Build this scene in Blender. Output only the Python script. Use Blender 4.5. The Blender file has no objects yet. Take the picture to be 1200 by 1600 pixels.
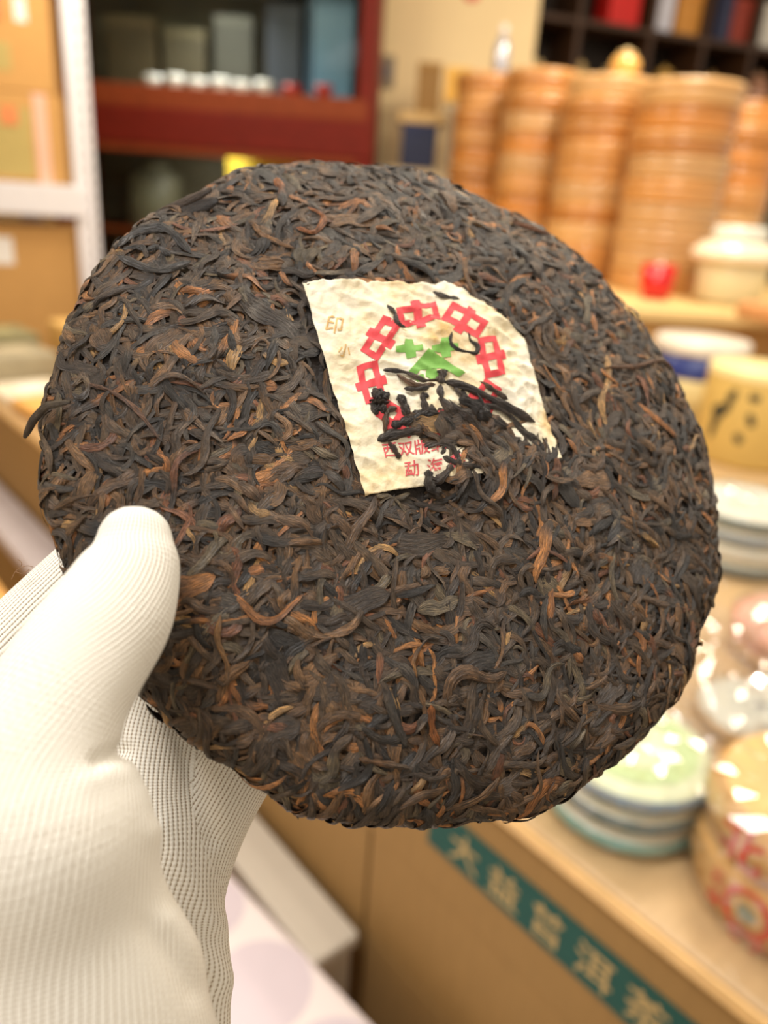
import bpy, bmesh, math, random
import numpy as np
from mathutils import Matrix, Vector
random.seed(7); rng = np.random.default_rng(11)
scene = bpy.context.scene
C = scene.collection

# ------------------------------------------------------------------ camera
PITCH, ROLL, FPX = math.radians(22), math.radians(4), 1200.0
cam_data = bpy.data.cameras.new('camera'); cam = bpy.data.objects.new('camera', cam_data); C.objects.link(cam)
cam_data.sensor_fit = 'VERTICAL'; cam_data.sensor_height = 36.0; cam_data.lens = 36.0*FPX/1600.0
cam_data.clip_start = 0.01; cam_data.clip_end = 60
cam_data.dof.use_dof = True; cam_data.dof.focus_distance = 0.193; cam_data.dof.aperture_fstop = 6.9
CAM = Matrix.Translation((0, 0, 1.36)) @ Matrix.Rotation(math.pi/2-PITCH, 4, 'X') @ Matrix.Rotation(ROLL, 4, 'Z')
cam.matrix_world = CAM
scene.camera = cam
# ------------------------------------------------------------------ view, world, lamps of the shop and added glint spots
scene.view_settings.view_transform = 'Standard'; scene.view_settings.look = 'None'
scene.view_settings.exposure = 0.08; scene.view_settings.gamma = 1.0; scene.view_settings.use_curve_mapping = False
scene.cycles.use_denoising = True
scene.cycles.max_bounces = 6; scene.cycles.transparent_max_bounces = 12
world = bpy.data.worlds.new('room_ambient'); scene.world = world; world.use_nodes = True
world.node_tree.nodes['Background'].inputs[0].default_value = (1.0, 0.87, 0.70, 1)
world.node_tree.nodes['Background'].inputs[1].default_value = 0.64
def lamp(name, loc, target, size, watts, col, spread=180):
    d = bpy.data.lights.new(name, 'AREA'); d.shape = 'DISK'; d.size = size; d.energy = watts; d.color = col
    d.spread = math.radians(spread)
    o = bpy.data.objects.new(name, d); C.objects.link(o)
    o.matrix_world = Matrix.Translation(loc) @ (Vector(target)-Vector(loc)).to_track_quat('-Z', 'Y').to_matrix().to_4x4()
    return o
lamp('ceiling_panel_light', (-0.55, 0.10, 2.65), (-0.05, 0.25, 1.3), 0.75, 25, (1.0, 0.975, 0.945))
lamp('ceiling_panel_light', (0.7, 1.6, 2.75), (0.7, 1.7, 0.8), 0.5, 19, (1.0, 0.86, 0.66))
lamp('ceiling_panel_light', (-0.9, 2.6, 2.75), (-0.9, 3.0, 0.8), 0.6, 24, (1.0, 0.88, 0.70))
lamp('ceiling_panel_light', (1.0, 3.1, 2.8), (1.1, 3.6, 1.0), 0.6, 30, (1.0, 0.86, 0.66))
for i, (x, y) in enumerate(((0.15, 0.95), (0.55, 0.75), (0.75, 1.25))):
    lamp('added_glint_spot', (x, y, 2.6), (x, y, 0.8), 0.06, 3.6, (1.0, 0.92, 0.80))  # unseen small spots, added to make glints on the plastic wrap

# ------------------------------------------------------------------ helpers
R3 = np.array(CAM.to_3x3()); CAMLOC = np.array(CAM.translation)
def ray(px, py): return R3 @ np.array([(px-600)/FPX, -(py-800)/FPX, -1.0])
def atz(px, py, z):
    d = ray(px, py); return CAMLOC + d*(z-CAMLOC[2])/d[2]
def atd(px, py, depth): return CAMLOC + ray(px, py)*depth
def camspace(px, py, d): return np.array([(px-600)/FPX*d, -(py-800)/FPX*d, -d])

def s2l(c):
    return tuple((v/12.92 if v <= 0.04045 else ((v+0.055)/1.055)**2.4) for v in (x/255 for x in c))

def mesh_np(name, verts, faces, uv=None, col=None, smooth=True):
    """verts (n,3); faces (m,k) all of k corners; uv (m*k,2); col per vertex (n,3)"""
    m = bpy.data.meshes.new(name); verts = np.asarray(verts, np.float32); faces = np.asarray(faces, np.int32)
    n, k = faces.shape
    m.vertices.add(len(verts)); m.vertices.foreach_set('co', verts.ravel())
    m.loops.add(n*k); m.loops.foreach_set('vertex_index', faces.ravel())
    m.polygons.add(n); m.polygons.foreach_set('loop_start', np.arange(0, n*k, k, dtype=np.int32))
    try: m.polygons.foreach_set('loop_total', np.full(n, k, np.int32))
    except Exception: pass
    m.polygons.foreach_set('use_smooth', np.full(n, smooth, bool))
    if uv is not None:
        l = m.uv_layers.new(name='UVMap'); l.data.foreach_set('uv', np.asarray(uv, np.float32).ravel())
    if col is not None:
        a = m.color_attributes.new('Col', 'FLOAT_COLOR', 'POINT')
        a.data.foreach_set('color', np.c_[np.asarray(col, np.float32), np.ones(len(verts), np.float32)].ravel())
    m.update(calc_edges=True); m.validate()
    return m

def link(name, mesh, mat=None, parent=None, mw=None):
    o = bpy.data.objects.new(name, mesh); C.objects.link(o)
    if mat is not None and mesh is not None: mesh.materials.append(mat)
    if parent is not None: o.parent = parent
    if mw is not None:
        if parent is None: o.matrix_world = mw
        else: o.matrix_local = mw
    return o
def tag(o, label, cat, group=None, kind=None):
    o['label'] = label; o['category'] = cat
    if group: o['group'] = group
    if kind: o['kind'] = kind
    return o
def thing(name, label, cat, loc=(0, 0, 0), rz=0, group=None):
    o = bpy.data.objects.new(name, None); C.objects.link(o); o.empty_display_size = 0.02
    o.matrix_world = Matrix.Translation(loc) @ Matrix.Rotation(rz, 4, 'Z')
    return tag(o, label, cat, group)
def structure(o): o['kind'] = 'structure'; return o

def box_bm(bm, size, center=(0, 0, 0), bevel=0.0):
    r = bmesh.ops.create_cube(bm, size=1.0, matrix=Matrix.Translation(center) @ Matrix.Diagonal((*size, 1)))
    if bevel:
        es = list({e for v in r['verts'] for e in v.link_edges})
        bmesh.ops.bevel(bm, geom=es, offset=bevel, segments=2, profile=0.5, affect='EDGES')
def bm_mesh(bm, name, smooth=False):
    m = bpy.data.meshes.new(name); bm.to_mesh(m); bm.free()
    if smooth: m.polygons.foreach_set('use_smooth', [True]*len(m.polygons))
    return m
def box(name, size, center, mat, parent=None, bevel=0.004, mw=None):
    bm = bmesh.new(); box_bm(bm, size, center, bevel)
    return link(name, bm_mesh(bm, name), mat, parent, mw)
def lathe_mesh(name, prof, seg=48, a0=0.0, a1=2*math.pi, close=True):
    prof = np.array(prof, float); k = len(prof)
    th = np.linspace(a0, a1, seg, endpoint=False) if close else np.linspace(a0, a1, seg+1)
    n = len(th)
    v = np.stack([prof[None, :, 0]*np.cos(th)[:, None], prof[None, :, 0]*np.sin(th)[:, None],
                  np.broadcast_to(prof[None, :, 1], (n, k))], -1).reshape(-1, 3)
    f = []
    for i in range(n if close else n-1):
        j = (i+1) % n
        for q in range(k-1): f.append((i*k+q, j*k+q, j*k+q+1, i*k+q+1))
    m = mesh_np(name, v, f); return m
def lathe(name, prof, mat, parent=None, mw=None, seg=48):
    return link(name, lathe_mesh(name, prof, seg), mat, parent, mw)
def text_mesh(body, size=1.0, fatten=0.0):
    """flat glyphs as (verts, faces), centred on the origin, in the xy plane"""
    cu = bpy.data.curves.new('glyphs', 'FONT'); cu.body = body; cu.size = size; cu.align_x = 'CENTER'; cu.align_y = 'CENTER'
    cu.offset = fatten; cu.resolution_u = 2
    o = bpy.data.objects.new('glyphs', cu); C.objects.link(o)
    dg = bpy.context.evaluated_depsgraph_get(); me = o.evaluated_get(dg).to_mesh()
    bm = bmesh.new(); bm.from_mesh(me); o.evaluated_get(dg).to_mesh_clear()
    bmesh.ops.triangulate(bm, faces=bm.faces)
    v = np.array([x.co[:] for x in bm.verts]).reshape(-1, 3); bm.verts.index_update()
    f = [[x.index for x in p.verts] for p in bm.faces]; bm.free()
    bpy.data.objects.remove(o); bpy.data.curves.remove(cu)
    if len(v):
        lo, hi = v.min(0), v.max(0); v = v-(lo+hi)/2
    return v, f

# ------------------------------------------------------------------ materials
class N:
    def __init__(s, name):
        s.m = bpy.data.materials.new(name); s.m.use_nodes = True; s.t = s.m.node_tree
        s.b = s.t.nodes['Principled BSDF']
    def n(s, typ, **kw):
        nd = s.t.nodes.new(typ)
        for k, v in kw.items():
            if isinstance(k, str) and hasattr(nd, k) and not k.startswith('i_'): setattr(nd, k, v)
        return nd
    def l(s, a, b): s.t.links.new(a, b)
    def val(s, **kw):
        names = dict(base='Base Color', rough='Roughness', metal='Metallic', spec='Specular IOR Level', coat='Coat Weight', coatr='Coat Roughness',
                     trans='Transmission Weight', ior='IOR', sheen='Sheen Weight', alpha='Alpha', sss='Subsurface Weight')
        for k, v in kw.items():
            s.b.inputs[names[k]].default_value = (*v, 1) if k == 'base' else v
        return s
def noise(s, vec, scale, detail=3, rough=0.5):
    nd = s.n('ShaderNodeTexNoise'); nd.inputs['Scale'].default_value = scale; nd.inputs['Detail'].default_value = detail
    nd.inputs['Roughness'].default_value = rough
    if vec is not None: s.l(vec, nd.inputs['Vector'])
    return nd
def mapping(s, out, scale=(1, 1, 1)):
    mp = s.n('ShaderNodeMapping'); s.l(out, mp.inputs['Vector']); mp.inputs['Scale'].default_value = scale
    return mp.outputs[0]
def ramp(s, fac, stops):
    r = s.n('ShaderNodeValToRGB'); s.l(fac, r.inputs[0]); e = r.color_ramp.elements
    while len(e) < len(stops): e.new(0.5)
    for el, (p, c) in zip(e, stops): el.position = p; el.color = (*c, 1)
    return r.outputs[0]
def bump(s, h, strength, dist):
    b = s.n('ShaderNodeBump'); b.inputs['Strength'].default_value = strength; b.inputs['Distance'].default_value = dist
    s.l(h, b.inputs['Height']); s.l(b.outputs[0], s.b.inputs['Normal']); return b
def math_(s, op, a, b=None):
    nd = s.n('ShaderNodeMath'); nd.operation = op
    for i, x in enumerate((a, b)):
        if x is None: continue
        if isinstance(x, (int, float)): nd.inputs[i].default_value = x
        else: s.l(x, nd.inputs[i])
    return nd.outputs[0]
def mixc(s, fac, a, b, mode='MIX'):
    nd = s.n('ShaderNodeMix'); nd.data_type = 'RGBA'; nd.blend_type = mode
    for sock, x in ((nd.inputs[0], fac), (nd.inputs[6], a), (nd.inputs[7], b)):
        if isinstance(x, (int, float)): sock.default_value = x
        elif isinstance(x, tuple): sock.default_value = (*x, 1)
        else: s.l(x, sock)
    return nd.outputs[2]
def plain(name, rgb, rough=0.5, var=0.12, scale=30, stretch=(1, 1, 1), bmp=0.0, bdist=0.001, **kw):
    s = N(name); s.val(rough=rough, **kw); c = s2l(rgb)
    tc = s.n('ShaderNodeTexCoord'); v = mapping(s, tc.outputs['Object'], stretch)
    nz = noise(s, v, scale, 4)
    s.l(ramp(s, nz.outputs[0], [(0.25, tuple(x*(1-var) for x in c)), (0.75, tuple(min(1, x*(1+var)) for x in c))]), s.b.inputs['Base Color'])
    if bmp: bump(s, nz.outputs[0], bmp, bdist)
    return s.m
def ink(name, rgb, rough=0.7): return plain(name, rgb, rough, 0.10, 400)

# tea leaf: colour comes with each leaf, streaks and creases run along it
def tea_material():
    s = N('pressed_tea_leaf'); s.val(rough=0.5, spec=0.6)
    at = s.n('ShaderNodeAttribute'); at.attribute_name = 'Col'
    uv = s.n('ShaderNodeUVMap')
    fine = noise(s, mapping(s, uv.outputs[0], (1.3, 13, 1)), 1.0, 5, 0.7)
    big = noise(s, mapping(s, uv.outputs[0], (1.0, 1.6, 1)), 1.1, 2)
    crease = noise(s, mapping(s, uv.outputs[0], (1.6, 34, 1)), 1.0, 3, 0.6)
    g = ramp(s, fine.outputs[0], [(0.32, (0.30, 0.29, 0.29)), (0.5, (0.92, 0.92, 0.92)), (0.68, (1.75, 1.66, 1.5))])
    c = mixc(s, 1.0, at.outputs['Color'], g, 'MULTIPLY')
    g2 = ramp(s, big.outputs[0], [(0.3, (0.7, 0.7, 0.74)), (0.7, (1.3, 1.22, 1.12))])
    c = mixc(s, 1.0, c, g2, 'MULTIPLY')
    g3 = ramp(s, crease.outputs[0], [(0.36, (0.42, 0.41, 0.40)), (0.50, (1, 1, 1)), (0.70, (1.55, 1.48, 1.4))])  # crease shade painted into the colour as fine dark lines
    c = mixc(s, 1.0, c, g3, 'MULTIPLY')
    s.l(c, s.b.inputs['Base Color'])
    h = math_(s, 'ADD', math_(s, 'ADD', fine.outputs[0], math_(s, 'MULTIPLY', crease.outputs[0], 0.4)), math_(s, 'MULTIPLY', big.outputs[0], 0.8))
    bump(s, h, 1.0, 0.0015)
    s.l(ramp(s, fine.outputs[0], [(0.3, (0.58,)*3), (0.7, (0.34,)*3)]), s.b.inputs['Roughness'])
    return s.m
M_TEA = tea_material()
M_CORE = plain('pressed_tea_core', (38, 30, 25), 0.75, 0.5, 260, bmp=1.0, bdist=0.002)

def knit_material():
    s = N('white_knit_cotton'); s.val(rough=0.92, spec=0.15, sheen=0.25)
    uv = s.n('ShaderNodeUVMap')                    # metres: x across the wales, y along them
    nzw = noise(s, mapping(s, uv.outputs[0], (90, 90, 90)), 1.0, 2)
    sep = s.n('ShaderNodeSeparateXYZ'); s.l(uv.outputs[0], sep.inputs[0])
    wob = math_(s, 'MULTIPLY', math_(s, 'SUBTRACT', nzw.outputs[0], 0.5), 0.0009)
    WALE, COURSE = 0.00125, 0.00088
    x = math_(s, 'MULTIPLY', math_(s, 'ADD', sep.outputs[0], wob), math.pi/WALE)
    y = math_(s, 'MULTIPLY', math_(s, 'ADD', sep.outputs[1], wob), 2*math.pi/COURSE)
    ax = math_(s, 'ABSOLUTE', math_(s, 'SINE', x))                       # 0 in the gap between two wales
    legs = math_(s, 'MULTIPLY', math_(s, 'SUBTRACT', ax, 0.5), 2.6)
    st = math_(s, 'MULTIPLY', math_(s, 'ADD', math_(s, 'SINE', math_(s, 'ADD', y, legs)), 1.0), 0.5)
    rid = math_(s, 'POWER', ax, 0.6)
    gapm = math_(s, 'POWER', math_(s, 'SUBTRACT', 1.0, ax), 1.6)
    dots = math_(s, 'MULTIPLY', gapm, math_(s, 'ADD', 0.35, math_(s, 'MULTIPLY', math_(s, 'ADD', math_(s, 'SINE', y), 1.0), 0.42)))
    fuzz = noise(s, mapping(s, uv.outputs[0], (2600, 2600, 1)), 1.0, 3)
    h = math_(s, 'ADD', math_(s, 'MULTIPLY', rid, 0.55), math_(s, 'MULTIPLY', math_(s, 'MULTIPLY', st, rid), 0.32))
    h = math_(s, 'SUBTRACT', h, math_(s, 'MULTIPLY', dots, 0.7))
    h = math_(s, 'ADD', h, math_(s, 'MULTIPLY', fuzz.outputs[0], 0.3))
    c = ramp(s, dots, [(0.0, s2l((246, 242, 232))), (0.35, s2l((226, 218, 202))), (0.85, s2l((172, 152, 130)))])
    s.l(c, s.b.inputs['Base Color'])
    b1 = bump(s, h, 0.55, 0.0005)
    return s.m
M_KNIT = knit_material()

# ------------------------------------------------------------------ the tea cake: surface of revolution, facing up and to the side
n_ = np.array([math.sin(math.radians(20))*math.cos(math.radians(20)), math.sin(math.radians(20)), math.cos(math.radians(20))**2])
n_ /= np.linalg.norm(n_)
ex = np.array([1.0, 0, 0])-n_*n_[0]; ex /= np.linalg.norm(ex); ey = np.cross(n_, ex)
c_ = np.array([0.0132, 0.0203, -0.2173])
CAKE_L = np.eye(4); CAKE_L[:3, 0] = ex; CAKE_L[:3, 1] = ey; CAKE_L[:3, 2] = n_; CAKE_L[:3, 3] = c_
CAKE = CAM @ Matrix(CAKE_L.tolist())
PROF = np.array([(0, .0125), (.02, .0122), (.04, .0112), (.06, .0095), (.075, .0073), (.086, .0042), (.0950, .0008), (.0998, -.003),
                 (.1014, -.0065), (.1000, -.0105), (.094, -.0135), (.085, -.0152), (.065, -.015), (.04, -.011), (.02, -.008), (0, -.007)])
def dense_profile():
    t = np.linspace(0, len(PROF)-1, 400); i = np.clip(t.astype(int), 0, len(PROF)-2); f = (t-i)[:, None]
    P = np.vstack([2*PROF[0]-PROF[1], PROF, 2*PROF[-1]-PROF[-2]])
    p0, p1, p2, p3 = P[i], P[i+1], P[i+2], P[i+3]
    q = 0.5*((2*p1)+(-p0+p2)*f+(2*p0-5*p1+4*p2-p3)*f**2+(-p0+3*p1-3*p2+p3)*f**3)
    s = np.r_[0, np.cumsum(np.linalg.norm(np.diff(q, axis=0), axis=1))]
    tg = np.gradient(q, s, axis=0); tg /= np.linalg.norm(tg, axis=1)[:, None]
    return q, s, np.c_[-tg[:, 1], tg[:, 0]]
PQ, PS, PN = dense_profile()
def lumps(x, y):
    return 0.0007*np.sin(x*95+1.3)*np.sin(y*80+0.4)+0.0004*np.sin(x*170+y*120+2)+0.0003*np.sin(y*260-x*90)
def radial(th):   # the rim is not a perfect circle
    return 1+0.004*np.sin(3*th+0.6)+0.003*np.sin(7*th+1)+0.003*np.sin(13*th)
def surf(X, Y, h):
    """flat coordinates on the unrolled face (arc length from the centre) plus height -> local 3D"""
    rho = np.hypot(X, Y); th = np.arctan2(Y, X)
    r = np.interp(rho, PS, PQ[:, 0]); z = np.interp(rho, PS, PQ[:, 1])
    nr = np.interp(rho, PS, PN[:, 0]); nz = np.interp(rho, PS, PN[:, 1])
    hh = h+lumps(X, Y); rr = r*(1+(radial(th)-1)*np.clip(r/.1, 0, 1)**3)+nr*hh
    return np.stack([rr*np.cos(th), rr*np.sin(th), z+nz*hh], -1)
def pix_to_cake(px, py):
    """photo pixel -> flat face coordinates"""
    px = np.atleast_1d(np.asarray(px, float)); py = np.atleast_1d(np.asarray(py, float))
    d = np.stack([(px-600)/FPX, -(py-800)/FPX, -np.ones_like(px)], -1)
    zl = np.full(px.shape, .01)
    for _ in range(6):
        t = (c_@n_+zl)/(d@n_); Xl = d*t[:, None]-c_
        lx, ly = Xl@ex, Xl@ey; r = np.hypot(lx, ly)
        rc = np.clip(r, 0, .1013); zl = np.interp(rc, PQ[:150, 0], PQ[:150, 1])
    k = np.argmax(PQ[:, 0]); rho = np.interp(np.clip(r, 0, .1014), PQ[:k, 0], PS[:k])
    return np.stack([lx*rho/np.maximum(r, 1e-9), ly*rho/np.maximum(r, 1e-9)], -1)
def inside(poly, pts):
    poly = np.asarray(poly); x, y = pts[..., 0], pts[..., 1]; res = np.zeros(x.shape, bool); j = len(poly)-1
    for i in range(len(poly)):
        xi, yi = poly[i]; xj, yj = poly[j]
        res ^= ((yi > y) != (yj > y)) & (x < (xj-xi)*(y-yi)/(yj-yi+1e-12)+xi); j = i
    return res

cake = thing('tea_cake', 'round pressed cake of dark twisted tea leaves held in the white glove', 'tea cake')
cake.matrix_world = CAKE
# core under the leaves
th = np.linspace(0, 2*np.pi, 160, endpoint=False); rh = np.linspace(0, PS[-1], 60)
g = surf(rh[None, :]*np.cos(th)[:, None], rh[None, :]*np.sin(th)[:, None], np.full((160, 60), -.0012)).reshape(-1, 3)
ii, jj = np.meshgrid(np.arange(160), np.arange(59), indexing='ij')
f = np.stack([ii*60+jj, ((ii+1) % 160)*60+jj, ((ii+1) % 160)*60+jj+1, ii*60+jj+1], -1).reshape(-1, 4)
link('pressed_core', mesh_np('pressed_core', g, f), M_CORE, cake)

PAPER_PIX = [(473, 443), (715, 445), (757, 474), (815, 527), (845, 620), (872, 720), (567, 778)]
COVER_PIX = [(632, 672), (690, 642), (735, 632), (800, 668), (838, 700), (872, 726), (900, 800), (696, 800), (692, 770), (712, 740), (728, 716), (690, 694)]
PAPER2 = pix_to_cake(*np.array(PAPER_PIX, float).T); COVER2 = pix_to_cake(*np.array(COVER_PIX, float).T)
pc = PAPER2.mean(0); PAPER_IN = pc+(PAPER2-pc)*0.975

PALETTE = 1.14*np.array([s2l(c) for c in [(84, 72, 61), (70, 61, 54), (98, 83, 68), (56, 52, 49), (108, 86, 66), (118, 93, 68), (130, 100, 70), (112, 101, 82),
                                     (166, 114, 70), (184, 130, 80), (184, 148, 100), (134, 92, 68), (80, 75, 70)]])
PAL_W = np.array([18, 14, 16, 9, 14, 11, 8, 7, 3.6, 2.8, 2.2, 2.8, 8]); PAL_W = PAL_W/PAL_W.sum()

def make_leaves(cen, phi, L, W, kap, H, rid, nrid, twist, h0, tilt, NL=11, NW=7, wig=None, flat=0.43, taper=3.0):
    n = len(cen); s = np.linspace(-.5, .5, NL)[None, :]; t = np.linspace(-1, 1, NW)[None, None, :]
    ph = rng.uniform(0, 6.28, (n, 4))
    if wig is None: wig = rng.normal(0, .42, n)
    ang = phi[:, None]+kap[:, None]*(s+0.15*s**2)+wig[:, None]*np.sin(2*np.pi*(s*1.3)+ph[:, :1])
    dx = np.cos(ang)*L[:, None]/(NL-1); dy = np.sin(ang)*L[:, None]/(NL-1)
    X = np.cumsum(dx, 1); Y = np.cumsum(dy, 1); X -= X.mean(1, keepdims=True); Y -= Y.mean(1, keepdims=True)
    X += cen[:, :1]; Y += cen[:, 1:]
    end = np.abs(2*s)
    w = W[:, None]*((1-end**taper)**.55*(1+.28*np.sin(5*s+ph[:, 1:2])*np.sin(9*s+ph[:, 2:3]))+.10)
    w3 = w[:, :, None]
    yo = w3*t
    zo = H[:, None, None]*w3*(1-t**2)+rid[:, None, None]*w3*(np.abs(np.sin(np.pi*.5*nrid[:, None, None]*t+ph[:, None, 3:4]+1.6*np.sin(3*s[:, :, None]+ph[:, None, 1:2])))*2-1)
    psi = (ph[:, :1]*.25-.8)*twist[:, None]*.3+twist[:, None]*s
    cs, sn = np.cos(psi)[:, :, None], np.sin(psi)[:, :, None]
    y2 = yo*cs-zo*sn; z2 = (yo*sn+zo*cs)*flat
    und = .00025*np.sin(7*s+ph[:, 2:3])
    hh = h0[:, None]+tilt[:, None]*s*L[:, None]+und-.0006*end**3
    x3 = X[:, :, None]-np.sin(ang)[:, :, None]*y2; y3 = Y[:, :, None]+np.cos(ang)[:, :, None]*y2
    P = surf(x3, y3, hh[:, :, None]+z2)
    u = np.broadcast_to((s*L[:, None]/.0035)[:, :, None]+rng.uniform(0, 400, (n, 1, 1)), P.shape[:3])
    v = np.broadcast_to(t*W[:, None, None]/.0035, P.shape[:3])+rng.uniform(0, 400, (n, 1, 1))
    return P, np.stack([u, v], -1), np.stack([X, Y], -1)
def leaf_faces(NL, NW):
    a, b = np.meshgrid(np.arange(NL-1), np.arange(NW-1), indexing='ij')
    return np.stack([a*NW+b, (a+1)*NW+b, (a+1)*NW+b+1, a*NW+b+1], -1).reshape(-1, 4)
def scatter(n, rmax=0.128, rmin=0):
    r = np.sqrt(rng.uniform(rmin**2, rmax**2, n)); a = rng.uniform(0, 2*np.pi, n)
    return np.stack([r*np.cos(a), r*np.sin(a)], -1)
def colours(n, bright=0.0, size=None):
    w = PAL_W.copy(); w[8:12] *= 1+bright; w /= w.sum()
    c = PALETTE[rng.choice(len(PALETTE), n, p=w)]
    return c*rng.uniform(.8, 1.2, (n, 1))
def leaf_col(c, NL, NW):
    """(n,3) -> colour along each leaf: a bud or a paler tip runs out into dark leaf"""
    n = len(c); s = np.linspace(0, 1, NL)[None, :]; e = rng.uniform(.25, 1.1, (n, 1)); w = rng.uniform(.1, .5, (n, 1))
    k = np.clip((s-e)/w, 0, 1)[..., None]; d = PALETTE[rng.choice(4, n)]
    cc = c[:, None]*(1-k)+d[:, None]*k
    return np.repeat(cc[:, :, None], NW, 2)
def kind_params(kind, n):
    U = rng.uniform
    if kind == 'strand': return dict(L=U(.008, .021, n), W=U(.0005, .0013, n), kap=rng.normal(0, 1.0, n), H=U(.4, .8, n), rid=U(.14, .32, n), nrid=U(2.5, 5, n), twist=rng.normal(0, 1.6, n))
    if kind == 'broad': return dict(L=U(.007, .018, n), W=U(.0012, .0026, n), kap=rng.normal(0, .4, n), H=U(.03, .2, n), rid=U(.08, .2, n), nrid=U(4, 9, n), twist=rng.normal(0, .5, n))
    return dict(L=U(.008, .021, n), W=U(.00035, .00075, n), kap=rng.normal(0, 2.1, n), H=U(.6, 1.0, n), rid=U(.03, .1, n), nrid=U(1, 2, n), twist=rng.normal(0, 1, n))

def keep_mask(XY):
    inp = inside(PAPER_IN, XY).any(1); cov = inside(COVER2, XY).mean(1) > .6
    return ~inp | cov, cov & inp
NL, NW = 12, 8
VV, UVV, CC = [], [], []; LF = leaf_faces(NL, NW)
for kind, n, br in (('broad', 1900, -.85), ('strand', 7000, .15), ('stem', 2500, 1.0)):
    cen = scatter(n); q = kind_params(kind, n)
    h0 = rng.uniform(-.0007, .0002, n) if kind != 'broad' else rng.uniform(-.0009, .00005, n)
    P, uv, XY = make_leaves(cen, rng.uniform(0, 2*np.pi, n), h0=h0, tilt=rng.normal(0, .035, n), NL=NL, NW=NW, **q)
    k, cov = keep_mask(XY); P[cov, ..., 2] += .0016
    col = leaf_col(colours(n, br), NL, NW)
    VV.append(P[k]); UVV.append(uv[k]); CC.append(col[k])
n = 420; a_ = rng.uniform(0, 2*np.pi, n); r_a = rng.uniform(.098, .122, n); q = kind_params('strand', n)   # ragged bits standing off the rim
P, uv, XY = make_leaves(np.stack([r_a*np.cos(a_), r_a*np.sin(a_)], -1), rng.uniform(0, 6.28, n), h0=rng.uniform(.0000, .0008, n), tilt=rng.normal(0, .09, n), NL=NL, NW=NW, **q)
VV.append(P); UVV.append(uv); CC.append(leaf_col(colours(n, .2), NL, NW))
VV = np.concatenate(VV); UVV = np.concatenate(UVV); CC = np.concatenate(CC); n = len(VV)
faces = (LF[None]+(np.arange(n)*NL*NW)[:, None, None]).reshape(-1, 4)
uvl = UVV.reshape(n, NL*NW, 2)[:, LF.ravel()].reshape(-1, 2)
o = link('leaf_layer', mesh_np('leaf_layer', VV.reshape(-1, 3), faces, uvl, CC.reshape(-1, 3)), M_TEA, cake)
o['kind'] = 'stuff'

# the leaves that show largest: each one an object
def add_leaf(P, uv, col, vary=True):
    nl, nw = P.shape[:2]; lf = leaf_faces(nl, nw)
    m = mesh_np('tea_leaf', P.reshape(-1, 3), lf, uv.reshape(-1, 2)[lf.ravel()], leaf_col(col[None], nl, nw).reshape(-1, 3) if vary else np.repeat(col[None], nl*nw, 0))
    return link('tea_leaf', m, M_TEA, cake)
N_BIG = 248; made = 0
while made < N_BIG:
    kind = random.choices(('broad', 'strand', 'stem'), (1.3, 5, 3.2))[0]
    q = kind_params(kind, 1)
    q['L'] = q['L']*1.25; q['W'] = q['W']*(1.1 if kind != 'stem' else 1.2)
    r = rng.uniform(.0, 1)**.5*.103; a = rng.uniform(0, 6.28)
    P, uv, XY = make_leaves(np.array([[r*math.cos(a), r*math.sin(a)]]), rng.uniform(0, 6.28, 1), h0=rng.uniform(.0001, .0006, 1), tilt=rng.normal(0, .03, 1), NL=16, NW=11, **q)
    if inside(PAPER_IN, XY).any(): continue
    add_leaf(P[0], uv[0], colours(1, -.8 if kind == 'broad' else 1.2)[0]); made += 1

# leaves traced one by one: stray strands on the paper ticket, curls and the loose bits at the rim
def traced(pts, wpx, col, h=.00125, roundness=.5, nl=None):
    """strand through photo points lying on the face"""
    fl = pix_to_cake(*np.array(pts, float).T); m = len(fl); nl = nl or max(9, 4*m)
    t = np.linspace(0, m-1, nl); i = np.clip(t.astype(int), 0, m-2); f = (t-i)[:, None]
    E_ = np.vstack([2*fl[0]-fl[1], fl, 2*fl[-1]-fl[-2]]); p0, p1, p2, p3 = E_[i], E_[i+1], E_[i+2], E_[i+3]
    c = 0.5*((2*p1)+(-p0+p2)*f+(2*p0-5*p1+4*p2-p3)*f**2+(-p0+3*p1-3*p2+p3)*f**3)
    tg = np.gradient(c, axis=0); tg /= np.linalg.norm(tg, axis=1)[:, None]; nm = np.c_[-tg[:, 1], tg[:, 0]]
    s = np.linspace(-1, 1, nl); W = wpx*.2/FPX*.5*1.05
    w = W*.92*((1-np.abs(s)**5)**.5*(1+.24*np.sin(s*6+pts[0][0])+.14*np.sin(s*13+pts[0][1]))+.14)
    nw = 9; tt = np.linspace(-1, 1, nw)
    x = c[:, None, 0]+nm[:, None, 0]*w[:, None]*tt; y = c[:, None, 1]+nm[:, None, 1]*w[:, None]*tt
    z = h+roundness*w[:, None]*(1-tt**2)+.22*w[:, None]*(np.abs(np.sin(4.2*tt+2.5*np.sin(2.5*s[:, None]+pts[0][1])))*2-1)-.0002*np.abs(tt)
    P = surf(x, y, z)
    L = np.linalg.norm(np.diff(c, axis=0), axis=1).sum()
    u = np.broadcast_to((s*L/.007)[:, None]+pts[0][0], P.shape[:2]); v = np.broadcast_to(tt*W/.0035, P.shape[:2])+pts[0][1]
    return add_leaf(P, np.stack([u, v], -1), np.array(s2l(col)))
DK, DK2, BR, TAN, OR = (66, 58, 52), (80, 71, 64), (116, 88, 64), (150, 112, 72), (170, 108, 60)
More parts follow.
